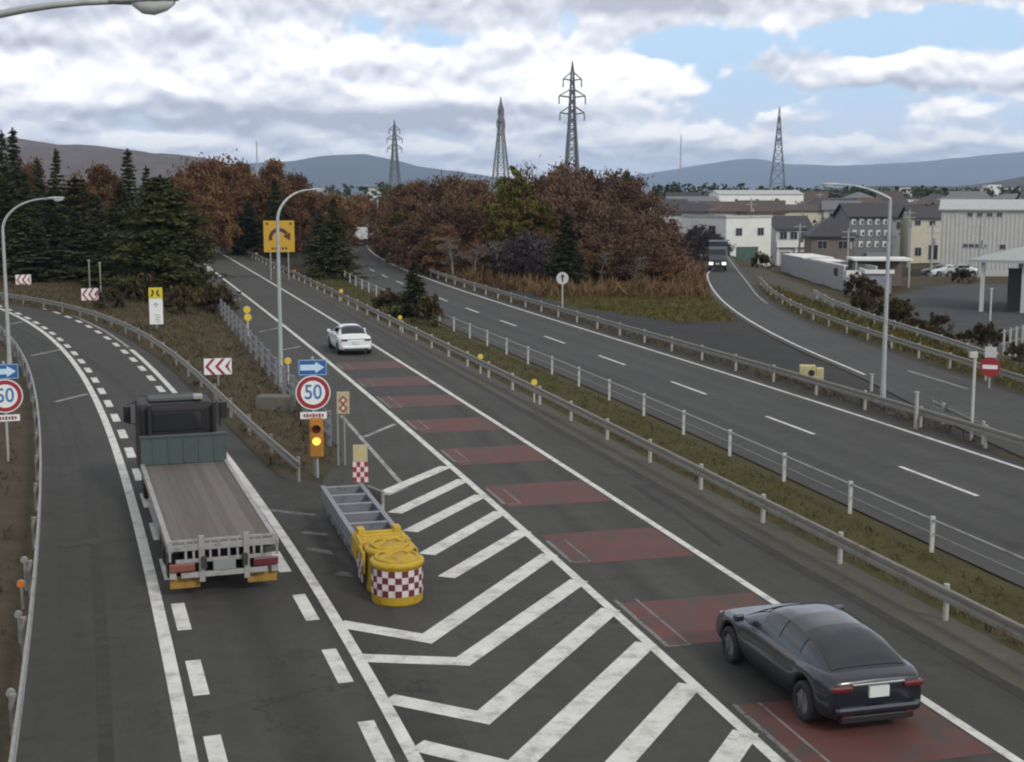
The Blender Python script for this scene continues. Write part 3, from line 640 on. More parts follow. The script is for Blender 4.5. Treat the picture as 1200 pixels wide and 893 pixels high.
    for s in (-1, 1):
        mb = MB(); mb.box((s * (W / 2 * .68), -hl + .03, .80 * Hh / 1.47), (W * .19, .12, .10)); mb.build('tail_lamp', RED_L, r, .03)
        mb = MB(); mb.box((s * (W / 2 * .64), hl - .13, .64), (W * .17, .16, .10)); mb.build('head_lamp', HEADL, r, .03)
        mb = MB(); mb.box((s * (W / 2 + .07), hl - 1.42, 1.0), (.18, .10, .13)); mb.build('wing_mirror', paint_m, r, .03)
        mb = MB(); mb.box((s * W * .30, -hl - .035, .36), (.16, .02, .05)); mb.build('reflector', RED_L, r)
    mb = MB(); mb.box((0, -hl - .01, .42), (W * .82, .12, .16)); mb.build('rear_bumper', paint_m, r, .06)
    mb = MB(); mb.box((0, -hl + .05, .27), (W * .70, .14, .12)); mb.build('lower_valance', BLACK, r, .02)
    if plate: mb = MB(); mb.box((0, -hl - .035 + .02, .70 if hatch else .66), (.34, .06, .17)); mb.build('number_plate', PLATE, r)
    mb = MB(); mb.box((0, -hl + .02, .86 * Hh / 1.47), (W * .5, .08, .035)); mb.build('trim_strip', CHROME, r, .01)
    for x in (-1, 1):
        for y in (ya, yf): wheel(r, x * (W / 2 - .10), y, wr, .21)
    return r
NAVY = mat('navy_paint', (.011, .013, .022), .30, .2, .1, 2, coat=.8); WHITEP = mat('white_paint', (.70, .71, .70), .3, 0, .06, 2, coat=.7)
SILV = mat('silver_paint', (.42, .43, .44), .35, .5, .06, 2, coat=.6); GREYP = mat('grey_paint', (.10, .105, .115), .3, .4, .1, 2, coat=.7)
def heading(C, y):
    i = int(np.argmin(abs(C[:, 1] - y))); i = min(max(i, 2), len(C) - 3); d = C[i + 2] - C[i - 2]; return math.atan2(-d[0], d[1])
rc, rd_ = np.array(G(965, 866)), np.array(G(1085, 848))
hd = heading(MAIN_R, 22); dv = np.array([-math.sin(hd), math.cos(hd)])
cc = (rc + rd_) / 2 + dv * 2.2 + np.array([-.02, -.05])
car('passenger_car', 'dark navy hatchback with two pale plates driving away over the red bands', 'car', cc, hd, 4.5, 1.80, 1.41, NAVY)
hd2 = heading(MAIN_R, 70); dv2 = np.array([-math.sin(hd2), math.cos(hd2)])
cw = (np.array(G(400, 418)) + np.array(G(435, 415))) / 2 + dv2 * 2.3
car('passenger_car', 'white saloon car driving away near the start of the red bands', 'car', cw, hd2, 4.6, 1.75, 1.45, WHITEP, False)

def flatbed():
    hd = R(18.5); rear = np.array([-6.02, 27.75]); r = thing('flatbed_truck', 'empty flatbed truck with dark cab and wooden plank deck in the ramp lane', 'truck', (rear[0], rear[1], .006), hd)
    BL, W, zb = 8.9, 2.28, 1.10         # deck length, width, height; local origin under the deck's rear edge
    STEEL = mat('truck_rail_steel', (.33, .32, .31), .55, .2, .3, 2.5, dirt=(.19, .15, .12)); FR = mat('truck_frame_dark', (.03, .03, .032), .7, 0, .3)
    TEAL = mat('headboard_teal', (.055, .080, .077), .55, .1, .25, 1.5, dirt=(.05, .06, .06)); CAB = mat('cab_maroon', (.009, .006, .007), .6, .1, .15, 2)
    WOOD = bpy.data.materials.new('deck_wood'); WOOD.use_nodes = True; t = NT(WOOD.node_tree); b = t.n['Principled BSDF']; P = t.node('ShaderNodeTexCoord').outputs['Object']; sp = t.node('ShaderNodeSeparateXYZ'); t.l.new(P, sp.inputs[0])
    pl = t.m('FRACT', t.m('MULTIPLY', sp.outputs[0], 5.2)); idn = t.m('FLOOR', t.m('MULTIPLY', sp.outputs[0], 5.2)); wn = t.node('ShaderNodeTexWhiteNoise', noise_dimensions='1D'); t.l.new(idn, wn.inputs['W'])
    st = t.noise(t.xyz(t.m('MULTIPLY', sp.outputs[0], 9), t.m('MULTIPLY', sp.outputs[1], .5)), 1.0, 6, .7); k = t.m('ADD', .45, t.m('ADD', t.m('MULTIPLY', wn.outputs[0], .35), t.m('MULTIPLY', st, .7)))
    c = t.mix(1.0, (.125, .112, .103), t.xyz(k, k, k), 'MULTIPLY'); c = t.mix(t.ss(pl, .0, .05, .75, 0), c, (.02, .017, .015)); c = t.mix(t.m('MULTIPLY', t.ss(t.noise(P, .8, 4), .54, .7), .3), c, (.14, .085, .065)); t.l.new(c, b.inputs['Base Color']); b.inputs['Roughness'].default_value = .85
    mb = MB(); mb.box((0, BL / 2, zb - .05), (W - .2, BL - .1, .10)); mb.build('deck', WOOD, r)
    for s in (-1, 1):
        mb = MB(); mb.box((s * (W / 2 - .05), BL / 2, zb - .04), (.11, BL, .17))
        for k in range(8): mb.box((s * (W / 2 + .012), .6 + k * 1.08, zb - .04), (.02, .05, .11))
        mb.build('side_rail', STEEL, r, .012)
        mb = MB(); mb.box((s * .42, BL / 2 + 1.0, .78), (.10, BL + 2.4, .24)); mb.build('chassis_beam', FR, r)
        mb = MB(); mb.box((s * (W / 2 - .06), BL * .55, .66), (.05, 3.2, .42)); mb.build('side_guard', STEEL, r, .01)
    mb = MB()
    for k in range(12): mb.box((0, .4 + k * .75, zb - .16), (W - .25, .08, .12))
    mb.build('cross_beams', FR, r)
    # tail frame: two heavy stakes, rails and ladder-like lattice
    mb = MB(); mb.box((0, .0, zb - .02), (W, .10, .12)); mb.box((0, -.02, zb - .30), (W - .3, .07, .08)); mb.box((0, -.02, zb + .13), (W - .1, .05, .05))
    for x in (-.46, .46): mb.box((x, -.05, zb - .26), (.12, .08, .98))
    for x in (-1.1, -.78, -.62, -.28, -.1, .1, .28, .62, .78, 1.1): mb.box((x, -.015, zb - .08), (.05, .05, .44))
    mb.build('tail_frame', mat('tail_frame_pale', (.29, .285, .27), .6, .2, .3, 4, dirt=(.17, .15, .13)), r, .008)
    for s, m, nm in ((-1, mat('tail_orange', (.19, .065, .04), .35, 0, .15), 'tail_lamp'), (1, mat('tail_dark_red', (.11, .016, .026), .3, 0, .15, coat=.5), 'tail_lamp')):
        mb = MB(); mb.box((s * .86, -.03, zb - .43), (.52, .09, .17)); mb.build(nm, m, r, .02)
        mb = MB(); mb.box((s * .80, .12, .32), (.62, .03, .26)); mb.build('mud_flap', mat('mud_flap_yellow', (.30, .17, .025), .7, 0, .3, 4, dirt=(.12, .075, .025)), r, .008)
        mb = MB(); mb.box((s * 1.05, .02, .52), (.14, .05, .2)); mb.build('reflector_plate', STEEL, r, .01)
    mb = MB(); mb.box((0, -.02, .50), (W - .5, .10, .11)); mb.build('rear_bumper', STEEL, r, .01)
    mb = MB(); mb.box((0, -.06, .68), (.46, .02, .22)); mb.build('number_plate', mat('plate_dull_grey', (.20, .22, .21), .6), r)
    for y in (1.7, 2.95, 9.9):
        for s in (-1, 1):
            wheel(r, s * (W / 2 - .22), y, .47, .27)
            if y < 5: wheel(r, s * (W / 2 - .52), y, .47, .25)
    # headboard
    mb = MB(); mb.box((0, BL + .02, zb + .38), (W - .02, .09, .76))
    for x in (-.8, -.4, 0, .4, .8): mb.box((x, BL - .035, zb + .37), (.05, .03, .66))
    mb.box((0, BL, zb + .77), (W + .02, .12, .07)); mb.build('headboard', TEAL, r, .01)
    # cab
    y0 = BL + .35; prof = [(y0, .75), (y0 + 2.15, .60), (y0 + 2.28, 1.15), (y0 + 2.18, 1.75), (y0 + 1.86, 2.62), (y0 + 1.55, 2.68), (y0 + .10, 2.68), (y0, 2.58)]
    mb = MB(); mb.prism(prof, -W / 2 + .02, W / 2 - .30, 0, 'x'); mb.build('cab', CAB, r, .07)
    mb = MB(); mb.box((-.13, y0 - .01, 2.2), (1.3, .03, .5)); mb.build('rear_window', GLASS, r, .02)
    mb = MB(); mb.box((0, y0 + 2.05, 2.25), (W - .35, .04, .86), 0, Matrix.Rotation(R(-18), 3, 'X')); mb.build('windscreen', GLASS, r, .02)
    mb = MB(); mb.box((-.13, y0 + .85, 2.72), (1.4, .9, .10)); mb.build('roof_fairing', BLACK, r, .05)
    mb = MB(); mb.box((.48, y0 + .45, 2.79), (.26, .2, .14)); mb.build('roof_lamp', mat('dull_lamp', (.3, .3, .28), .4), r, .03)
    for s in (-1, 1):
        mb = MB(); mb.box((s * (W / 2 - .035), y0 + 1.25, 2.2), (.03, 1.0, .7)); mb.build('side_window', GLASS, r, .015)
        mb = MB(); mb.box((s * (W / 2 + .20), y0 + 1.95, 2.15), (.20, .09, .46)); mb.bar((s * (W / 2 - .05), y0 + 1.95, 2.5), (s * (W / 2 + .2), y0 + 1.95, 2.42), .03); mb.bar((s * (W / 2 - .05), y0 + 1.95, 1.85), (s * (W / 2 + .2), y0 + 1.95, 1.9), .03); mb.build('wing_mirror', BLACK, r, .02)
        mb = MB(); mb.box((s * .8, y0 + 2.27, .95), (.34, .06, .18)); mb.build('head_lamp', HEADL, r, .02)
        mb = MB(); mb.tube([(s * .85, y0 - .16, 1.0), (s * .85, y0 - .16, 2.7)], .06, 8); mb.build('exhaust_stack', BLACK, r)
    mb = MB(); mb.box((0, y0 + .12, 1.35), (W - .5, .25, .7)); mb.build('cab_back_gear', FR, r)
flatbed()

def box_truck(name, label, loc, rz, L, W, Hc, boxm, cabm, group=None):
    r = thing(name, label, 'truck', (loc[0], loc[1], 0), rz); # front towards +Y
    mb = MB(); mb.box((0, -1.0, Hc / 2 + .5), (W, L - 2.0, Hc - .9)); mb.build('cargo_box', boxm, r, .03)
    y0 = L / 2 - 1.9; prof = [(y0, .5), (y0 + 1.8, .45), (y0 + 1.9, 1.2), (y0 + 1.55, 2.35), (y0 + 1.2, 2.5), (y0, 2.5)]
    mb = MB(); mb.prism(prof, -W / 2 + .05, W / 2 - .05, 0, 'x'); mb.build('cab', cabm, r, .06)
    mb = MB(); mb.box((0, y0 + 1.76, 1.82), (W - .35, .04, .95), 0, Matrix.Rotation(R(-17), 3, 'X')); mb.build('windscreen', mat('truck_screen', (.09, .10, .11), .12, 0, .1), r)
    mb = MB(); mb.box((0, y0 + 1.88, .55), (W - .1, .10, .38)); mb.build('front_bumper', BLACK, r, .03)
    for s in (-1, 1):
        mb = MB(); mb.box((s * (W / 2 - .32), y0 + 1.94, .82), (.42, .06, .28)); mb.build('head_lamp', mat('lit_head_lamp', (.8, .8, .78), .3, emit=((1, .97, .9), 1.0)), r, .02)
        mb = MB(); mb.box((s * (W / 2 + .16), y0 + 1.6, 1.75), (.16, .08, .40)); mb.build('wing_mirror', BLACK, r, .02)
        mb = MB(); mb.box((s * (W / 2 - .35), -L / 2 - .01, .95), (.3, .05, .14)); mb.build('tail_lamp', RED_L, r)
    mb = MB(); mb.box((0, y0 + 1.95, .80), (.36, .03, .18)); mb.build('number_plate', PLATE, r)
    mb = MB(); mb.box((0, -L / 2 - .012, Hc / 2 + .5), (W - .12, .03, Hc - 1.15)); mb.box((0, -L / 2 - .03, Hc / 2 + .5), (.05, .03, Hc - 1.2), 1); mb.build('rear_doors', [boxm, BLACK], r)
    mb = MB(); mb.box((0, -L / 2, .55), (W - .2, .08, .14)); mb.build('rear_bumper', BLACK, r)
    for y in (-L / 2 + 1.4, y0 + .9):
        for s in (-1, 1): wheel(r, s * (W / 2 - .18), y, .42, .24)
    return r
a_, b_ = G(831, 318), G(852, 318); tx, ty = (a_[0] + b_[0]) / 2, a_[1]
box_truck('box_truck', 'dark box truck with lit headlamps coming down the exit lane', (tx + .4, ty + 3.0), R(180 - 9), 6.6, 1.95, 2.95, mat('dark_box', (.028, .032, .045), .5, 0, .2), mat('grey_cab', (.06, .07, .085), .4, .1, .15, coat=.4))
p = G(420, 288); box_truck('box_truck', 'white box truck driving away on the distant bend of the two lane carriageway', (p[0], p[1] + 3), R(8), 6.0, 1.9, 2.6, WHITEP, WHITEP)

# ------------------------------------------------------------------ lamps, signs, markers
LAMPM = mat('lamp_metal', (.40, .42, .41), .5, .3, .15, 1.5, dirt=(.28, .29, .27))
def street_lamp(label, base, pole, rise, reach, rz, hs=1.0, r0=.09, style='bend', off_=(0, 0)):
    """pole up, then an arm that bends over towards local +X"""
    r = thing('street_lamp', label, 'street lamp', (base[0], base[1], base[2] if len(base) > 2 else 0), rz)
    pts = [(0, 0, -.3), (0, 0, 1.0), (0, 0, pole * .5), (0, 0, pole)]; rs = [r0 * 1.15, r0 * 1.1, r0 * .92, r0 * .75]
    mb = MB(); mb.tube(pts, rs, 12); mb.tube([(0, 0, -.3), (0, 0, .9)], r0 * 1.3, 12); mb.build('pole', LAMPM, r)
    n = 12; arm = []
    for k in range(n + 1):
        a = k / n
        if style == 'bend': arm.append((reach * (1 - math.cos(a * math.pi / 2)) if a < 1 else reach, 0, pole + rise * math.sin(a * math.pi / 2)))
        else: arm.append((reach * a, 0, pole + rise * (1 - (1 - a) ** 2)))
    mb = MB(); mb.tube(arm, [r0 * .75 + (.032 - r0 * .75) * min(1, k / n) for k in range(n + 1)], 10); mb.build('arm', LAMPM, r)
    e = Vector(arm[-1]); d = (e - Vector(arm[-2])).normalized(); h = bpy.data.objects.new('lamp_head', bpy.data.meshes.new('lamp_head'))
    mb = MB(); sec = [(-.02, .05, .05), (.10, .08, .07), (.30, .13, .085), (.55, .15, .075), (.72, .11, .05), (.80, .04, .02)]; vs = []; m = 12
    for x, w, hh in sec:
        for k in range(m):
            a = 2 * math.pi * k / m; z = math.sin(a) * hh; vs.append((x, math.cos(a) * w, z if z > 0 else z * .55))
    fs = [(i * m + k, i * m + (k + 1) % m, (i + 1) * m + (k + 1) % m, (i + 1) * m + k) for i in range(len(sec) - 1) for k in range(m)] + [tuple(range(m)), tuple(range(len(vs) - m, len(vs)))]
    mb.add(vs, fs, 0, True); h = mb.build('lamp_head', LAMPM, r)
    mb = MB(); vs = []
    for x, w, hh in ((.26, .09, .05), (.36, .11, .13), (.50, .12, .15), (.64, .10, .11), (.74, .06, .04)):
        for k in range(9):
            a = math.pi * k / 8; vs.append((x, math.cos(a) * w, -math.sin(a) * hh - .02))
    mb.add(vs, [(i * 9 + k, i * 9 + k + 1, (i + 1) * 9 + k + 1, (i + 1) * 9 + k) for i in range(4) for k in range(8)] + [tuple(range(9)), tuple(range(36, 45))], 0, True)
    g = mb.build('lens', mat('lamp_lens', (.62, .64, .62), .25, 0, .1), h)
    h.location = e; h.rotation_euler = (0, -math.atan2(d.z, d.x), 0); h.scale = (hs, hs, hs)
    return r
x1, y1 = G(12, 440); street_lamp('bent arm street lamp standing on the bank beside the left ramp guardrail', (x1, y1, 0), 6.55, 1.45, 2.0, R(8), .95)
x2, y2 = G(330, 458); street_lamp('tall bent arm street lamp rising from the grassy island by a concrete block', (x2, y2, 0), 7.1, 1.3, 1.55, R(35), .8)
x3, y3 = G(1034, 477); street_lamp('tall street lamp with rising arm standing behind the guardrail before the exit lane', (x3, y3, 0), 8.05, .55, 1.95, R(180), .9, style='rise')
street_lamp('street lamp overhanging the sky at the top corner, its pole outside the view', (-8.6, 16.3, 0), 9.35, 1.22, 4.02, R(-3), .98, r0=.10, style='rise')
street_lamp('distant small street lamp where the two lane carriageway bends behind trees', (AT(443, 270, 240).x, 240, 0), 8.6, .5, 1.6, R(180), 1.0)
mb = MB(); q = G(321, 484); mb.box((0, 0, .2), (1.35, .75, .62), 0, None, .96); o = mb.build('concrete_block', mat('block_concrete', (.115, .11, .09), .9, 0, .3, 2, bump=.4, dirt=(.09, .085, .06)), None, .03); o.location = (q[0], q[1] + .3, .12); o.rotation_euler.z = R(-6); tag(o, 'grey concrete block lying in the island grass below the street lamp', 'concrete block')

S_WHITE = mat('sign_white', (.74, .75, .74), .45, 0, .06, 2); S_RED = mat('sign_red', (.30, .022, .03), .45, 0, .08, 2); S_BLUE = mat('sign_blue', (.022, .10, .30), .45, 0, .1, 2); S_DIGIT = mat('sign_digit_blue', (.05, .16, .34), .45)
S_BACK = mat('sign_back', (.35, .36, .36), .5, .3, .1); S_YEL = mat('sign_yellow', (.52, .30, .02), .5, 0, .1, 1.5); S_DK = mat('sign_dark_mark', (.075, .02, .012), .6); S_BLK = mat('sign_black', (.02, .018, .016), .6); S_PINK = mat('sign_dark_red_print', (.22, .03, .045), .5)
def text_mesh(name, txt, size, m, parent, loc, depth=.004, sx=1.0):
    cu = bpy.data.curves.new(name, 'FONT'); cu.body = txt; cu.size = size; cu.align_x = 'CENTER'; cu.align_y = 'CENTER'; cu.extrude = depth; cu.offset = size * .012
    o = bpy.data.objects.new(name, cu); COL.objects.link(o); dg = bpy.context.evaluated_depsgraph_get(); me = bpy.data.meshes.new_from_object(o.evaluated_get(dg)); bpy.data.objects.remove(o)
    me.materials.clear(); me.materials.append(m); o = bpy.data.objects.new(name, me); COL.objects.link(o); o.parent = parent; o.location = loc; o.rotation_euler = (R(90), 0, 0); o.scale = (sx, 1, 1); return o
def speed_sign(label, base, zc, rz, dia=1.0, arrow=True, hp=None, wave=True):
    """arrow plate above, round limit plate, strip below; all face local -Y"""
    r = thing('speed_limit_sign', label, 'road sign', (base[0], base[1], 0), rz); R0 = dia / 2
    mb = MB(); mb.tube([(0, .05, -.3), (0, .05, zc + R0 + .55)], .04, 10); mb.build('post', mat('sign_post', (.42, .43, .42), .5, .3, .15), r)
    mb = MB(); mb.disc((0, zc), R0, -.03, -.005, 40, 0); d = mb.build('limit_plate', S_WHITE, r)
    mb = MB(); n = 40; ro, ri = R0 * .94, R0 * .70; vs = []
    for k in range(n):
        a = 2 * math.pi * k / n
        for rr_ in (ri, ro): vs.append((rr_ * math.sin(a), -.034, zc + rr_ * math.cos(a)))
    mb.add(vs, [(2 * k, 2 * k + 1, (2 * k + 3) % (2 * n), (2 * k + 2) % (2 * n)) for k in range(n)]); mb.build('red_ring', S_RED, d)
    text_mesh('digits', '50', dia * .60, S_DIGIT, d, (0, -.034, zc), .003, .86)
    mb = MB(); mb.box((0, -.017, zc - R0 - .17), (dia * .76, .025, .20)); s_ = mb.build('lower_plate', S_WHITE, r)
    mb = MB(); random.seed(5)
    for k in range(7): mb.box((-dia * .26 + k * dia * .087, -.032, zc - R0 - .17), (dia * .06, .006, .09 + .03 * (k % 2)))
    mb.build('lettering_strip', S_PINK, s_)
    if arrow:
        za = zc + R0 + .24; mb = MB(); mb.box((0, -.017, za), (dia * .80, .025, .46)); pl = mb.build('arrow_plate', S_BLUE, r)
        mb = MB(); w = dia * .80; mb.prism([(-w * .44, za - .085), (w * .10, za - .085), (w * .10, za - .17), (w * .42, za), (w * .10, za + .17), (w * .10, za + .085), (-w * .44, za + .085)], -.036, -.031); mb.build('arrow', mat('sign_pale_blue', (.50, .66, .80), .4), pl)
        mb = MB()
        for sx in (-1, 1): mb.box((sx * w * .485, -.033, za), (.012, .004, .43))
        for sz in (-1, 1): mb.box((0, -.033, za + sz * .215), (w * .96, .004, .012))
        mb.build('plate_border', mat('sign_pale_blue', (.5, .66, .8)), pl)
    return r
def zat(u, v, D): return AT(u, v, D).z
bx, by = G(372, 557); zc = zat(368, 460, by); speed_sign('50 speed limit sign under a blue arrow plate at the nose of the island', (bx - .08, by), zc, R(8), 1.02)
bx3, by3 = G(10, 541); speed_sign('50 speed limit sign under a blue arrow plate on the bank left of the ramp', (bx3, by3), zat(9, 464, by3), R(20), 1.05)
# flashing amber beacon below the sign plates
AMB = mat('amber_housing', (.40, .17, .02), .5, 0, .2, 4, dirt=(.26, .12, .03)); AMB_D = mat('amber_dark_lens', (.075, .012, .006), .25, 0, .2, coat=.5)
r = thing('beacon_light', 'amber two lamp beacon with its lower lamp lit under the speed plates', 'signal light', (bx + .02, by - .17, 0), R(8)); D_ = by - .17; zt, zb_ = zat(372, 490, D_), zat(372, 535, D_)
mb = MB(); mb.box((0, 0, (zt + zb_) / 2), (.40, .20, zt - zb_)); mb.build('housing', AMB, r, .03)
mb = MB(); mb.box((0, .10, (zt + zb_) / 2), (.14, .12, .3)); mb.tube([(0, .06, -.2), (0, .06, zb_ + .05)], .05, 8); mb.build('mount', S_BACK, r)
for z, m in ((zt - .30, AMB_D), (zat(373, 516, D_), mat('amber_lit_lens', (.9, .6, .1), .3, emit=((1, .62, .10), 1.2)))):
    mb = MB(); mb.disc((0, z), .125, -.13, -.09, 24); l = mb.build('lamp', m, r)
    mb = MB(); vs = []
    for k in range(13):
        a = math.pi * (k / 12) * 1.15 - math.pi * .575
        for y in (-.10, -.27): vs.append((.15 * math.sin(a), y, z + .15 * math.cos(a)))
    mb.add(vs, [(2 * k, 2 * k + 1, 2 * k + 3, 2 * k + 2) for k in range(12)]); v_ = mb.build('visor', AMB, l); sm = v_.modifiers.new('solid', 'SOLIDIFY'); sm.thickness = .012

def chevron(label, u, v0, v1, ub, vb, wpx, rz):
    b = G(ub, vb); D = b[1]; z1, z0 = zat(u, v0, D), zat(u, v1, D); w = wpx * D / F; cx = AT(u, v0, D).x
    r = thing('chevron_sign', label, 'road sign', (cx, D, 0), rz, None)
    mb = MB(); mb.tube([(0, .04, -.3), (0, .04, z1)], .035, 8); mb.build('post', S_BACK, r)
    mb = MB(); mb.box((0, 0, (z0 + z1) / 2), (w, .03, z1 - z0)); pl = mb.build('panel', S_WHITE, r, .006)
    mb = MB(); h = (z1 - z0); zm = (z0 + z1) / 2; t_ = w * .17
    for x in (-.34, .02, .38):
        x *= w; q = w * .13; pts = [(x + q, zm + h / 2 * .98), (x + q + t_ * .75, zm + h / 2 * .98), (x - q + t_ * .75, zm), (x + q + t_ * .75, zm - h / 2 * .98), (x + q, zm - h / 2 * .98), (x - q, zm)]
        pts = [(min(max(p_[0], -w * .495), w * .495), p_[1]) for p_ in pts]; mb.add([(p_[0], -.0185, p_[1]) for p_ in pts], [(0, 1, 2, 5), (5, 2, 3, 4)])
    mb.build('arrow_marks', S_RED, pl)
chevron('red and white chevron board on the island bank beside the flatbed truck', 255, 420, 439, 251, 456, 32, R(12))
chevron('small red and white chevron board in shade below the big cedar', 105, 338, 352, 106, 360, 19, R(18))
chevron('small faint chevron board far along the outside of the ramp bend', 27, 322, 334, 28, 341, 17, R(22))

# yellow over white information sign
b = G(184, 392); D = b[1]; r = thing('information_sign', 'narrow sign, yellow top with black symbol over white panel, under the cedar', 'road sign', (b[0], b[1], 0), R(10))
zz = [zat(182, v, D) for v in (337, 350, 380)]; w = 15.5 * D / F
mb = MB(); mb.tube([(0, .05, -.3), (0, .05, zz[0])], .04, 8); mb.build('post', S_BACK, r)
mb = MB(); mb.box((0, 0, (zz[0] + zz[1]) / 2), (w, .03, zz[0] - zz[1])); y_ = mb.build('yellow_panel', mat('sign_bright_yellow', (.62, .50, .03), .5), r)
mb = MB(); zc = (zz[0] + zz[1]) / 2; h = zz[0] - zz[1]
for x, k in ((-.26, 1), (.20, -1)): mb.tube([(x * w, -.02, zc + h * .3), (x * w + k * .10 * w, -.02, zc + .02), (x * w - k * .06 * w, -.02, zc - h * .28)], .05, 6)
mb.build('symbol', S_BLK, y_)
mb = MB(); mb.box((0, 0, (zz[1] + zz[2]) / 2 - .003), (w, .032, zz[1] - zz[2] - .006)); w_ = mb.build('white_panel', S_WHITE, r)
mb = MB(); z = zz[1] - .25
for dx, dz in ((-.1, 0), (.1, 0), (0, .08), (0, -.1)): mb.box((dx * w, -.02, z + dz - .1), (.16 * w, .006, .05))
mb.build('dark_lettering', mat('sign_violet_print', (.14, .12, .2), .5), w_)
mb = MB()
for k in range(4): mb.box(((.06 if k % 2 else .14) * w, -.02, zz[2] + .16 + k * .13), (.34 * w, .006, .05))
mb.build('green_lettering', mat('sign_green_print', (.2, .38, .24), .5), w_)

# large yellow sign on two posts
D = 128.0; r = thing('curve_warning_sign', 'large square yellow sign with dark hooked arrow on two posts', 'road sign', (AT(327, 277, D).x, D, 0), R(12))
zt, zb_ = zat(327, 258.5, D), zat(327, 295.5, D); w = 35.5 * D / F; zc = (zt + zb_) / 2; h = zt - zb_
for s in (-1, 1): mb = MB(); mb.tube([(s * w * .29, .06, -.5), (s * w * .29, .06, zt - .1)], .07, 8); mb.build('post', S_BACK, r)
mb = MB(); mb.box((0, 0, zc), (w, .05, h)); pl = mb.build('panel', S_YEL, r, .01)
mb = MB(); ro, ri, n = w * .34, w * .22, 22; vs = []; cz = zc - h * .06
for k in range(n + 1):
    a = R(-105 + 165 * k / n)
    for q in (ri, ro): vs.append((q * math.sin(a) - w * .0, -.0285, cz + q * math.cos(a)))
mb.add(vs, [(2 * k, 2 * k + 1, 2 * k + 3, 2 * k + 2) for k in range(n)])
a = R(62); c_ = Vector(((ro + ri) / 2 * math.sin(a), -.0285, cz + (ro + ri) / 2 * math.cos(a))); tg = Vector((math.cos(a), 0, -math.sin(a))); nn = Vector((math.sin(a), 0, math.cos(a)))
mb.add([c_ - nn * w * .14, c_ + nn * w * .14, c_ + tg * w * .24], [(0, 1, 2)]); mb.build('hooked_arrow', S_DK, pl)
mb = MB()
for k in range(5): mb.box((-w * .22 + k * w * .11, -.029, zb_ + h * .12), (w * .075, .005, h * .07))
for sx, sz in ((-1, 1), (1, 1)): mb.box((sx * w * .38, -.029, zc + sz * h * .40), (w * .08, .005, h * .07))
mb.build('lettering', S_DK, pl)

# round white sign by the far wood
b = G(659, 366); D = b[1]; r = thing('round_sign', 'small round white sign with black mark before the rust coloured wood', 'road sign', (b[0], b[1], 0), R(-3)); z = zat(659, 326, D)
mb = MB(); mb.tube([(0, .04, -.3), (0, .04, z + .3)], .045, 8); mb.build('post', POST_W, r)
mb = MB(); mb.disc((0, z), .42, -.03, 0, 28); pl = mb.build('plate', mat('sign_dull_white', (.5, .5, .49), .5), r)
mb = MB(); mb.box((0, -.034, z - .02), (.10, .006, .42)); mb.add([(-.17, -.036, z + .08), (.17, -.036, z + .08), (0, -.036, z + .3)], [(0, 1, 2)]); mb.build('mark', S_BLK, pl)

# no-entry sign with white board above, facing sideways on the exit verge
b = G(1159, 455); D = b[1]; r = thing('no_entry_sign', 'red disc with white bar under a small white board on the exit verge', 'road sign', (b[0], b[1], 0), R(-20)); z = zat(1159, 430, D)
mb = MB(); mb.tube([(0, .04, -.3), (0, .04, z + .95)], .04, 8); mb.build('post', POST, r)
mb = MB(); mb.disc((0, z), .42, -.03, 0, 28); pl = mb.build('plate', S_RED, r); mb = MB(); mb.box((0, -.033, z), (.60, .008, .17)); mb.build('white_bar', S_WHITE, pl)
mb = MB(); mb.box((0, -.015, z + .63), (.48, .03, .46)); mb.build('white_board', mat('sign_dull_white', (.5, .5, .49)), r, .01)

# slim pole with bracket by the far guardrail
b = G(1138, 515); D = b[1]; r = thing('marker_pole', 'slim white pole with small top bracket behind the far guardrail', 'pole', (b[0], b[1], 0)); z = zat(1141, 413, D)
mb = MB(); mb.tube([(0, 0, -.3), (0, 0, z)], .055, 10); mb.build('pole', POST_W, r); mb = MB(); mb.box((-.06, 0, z - .08), (.26, .14, .20)); mb.build('bracket', POST_W, r, .01)
for u, vb, vt, lb in ((1073, 502, 460, 'short grey post rising above the far guardrail near the lamp post'), (1021, 458, 439, 'low grey post at the end of the exit lane line')):
    b = G(u, vb); mb = MB(); z = zat(u, vt, b[1]); mb.tube([(0, 0, -.3), (0, 0, z)], .07, 10); mb.box((0, 0, z + .012), (.16, .16, .03)); o = mb.build('marker_post', POST); o.location = (b[0], b[1], 0); tag(o, lb, 'post')

# cream machine cover behind far guardrail
b = G(950, 446); D = b[1]; r = thing('utility_box', 'cream yellow utility box with round dark opening behind the far guardrail', 'utility box', (b[0], b[1], 0), R(-10)); z1 = zat(950, 428, D); CRM = mat('cream_paint', (.46, .41, .20), .6, 0, .2, 3, dirt=(.25, .22, .12))
mb = MB(); mb.box((-.15, 0, z1 / 2), (.70, .55, z1)); mb.build('cabinet', CRM, r, .04); mb = MB(); mb.box((.38, .05, z1 * .42), (.34, .4, z1 * .84)); mb.build('side_housing', CRM, r, .04)
mb = MB(); mb.disc((.02, z1 * .55), .14, -.29, -.272, 18); mb.build('opening', S_BLK, r); mb = MB(); mb.box((0, 0, -.05), (1.1, .75, .16)); mb.build('plinth', KERB, r)

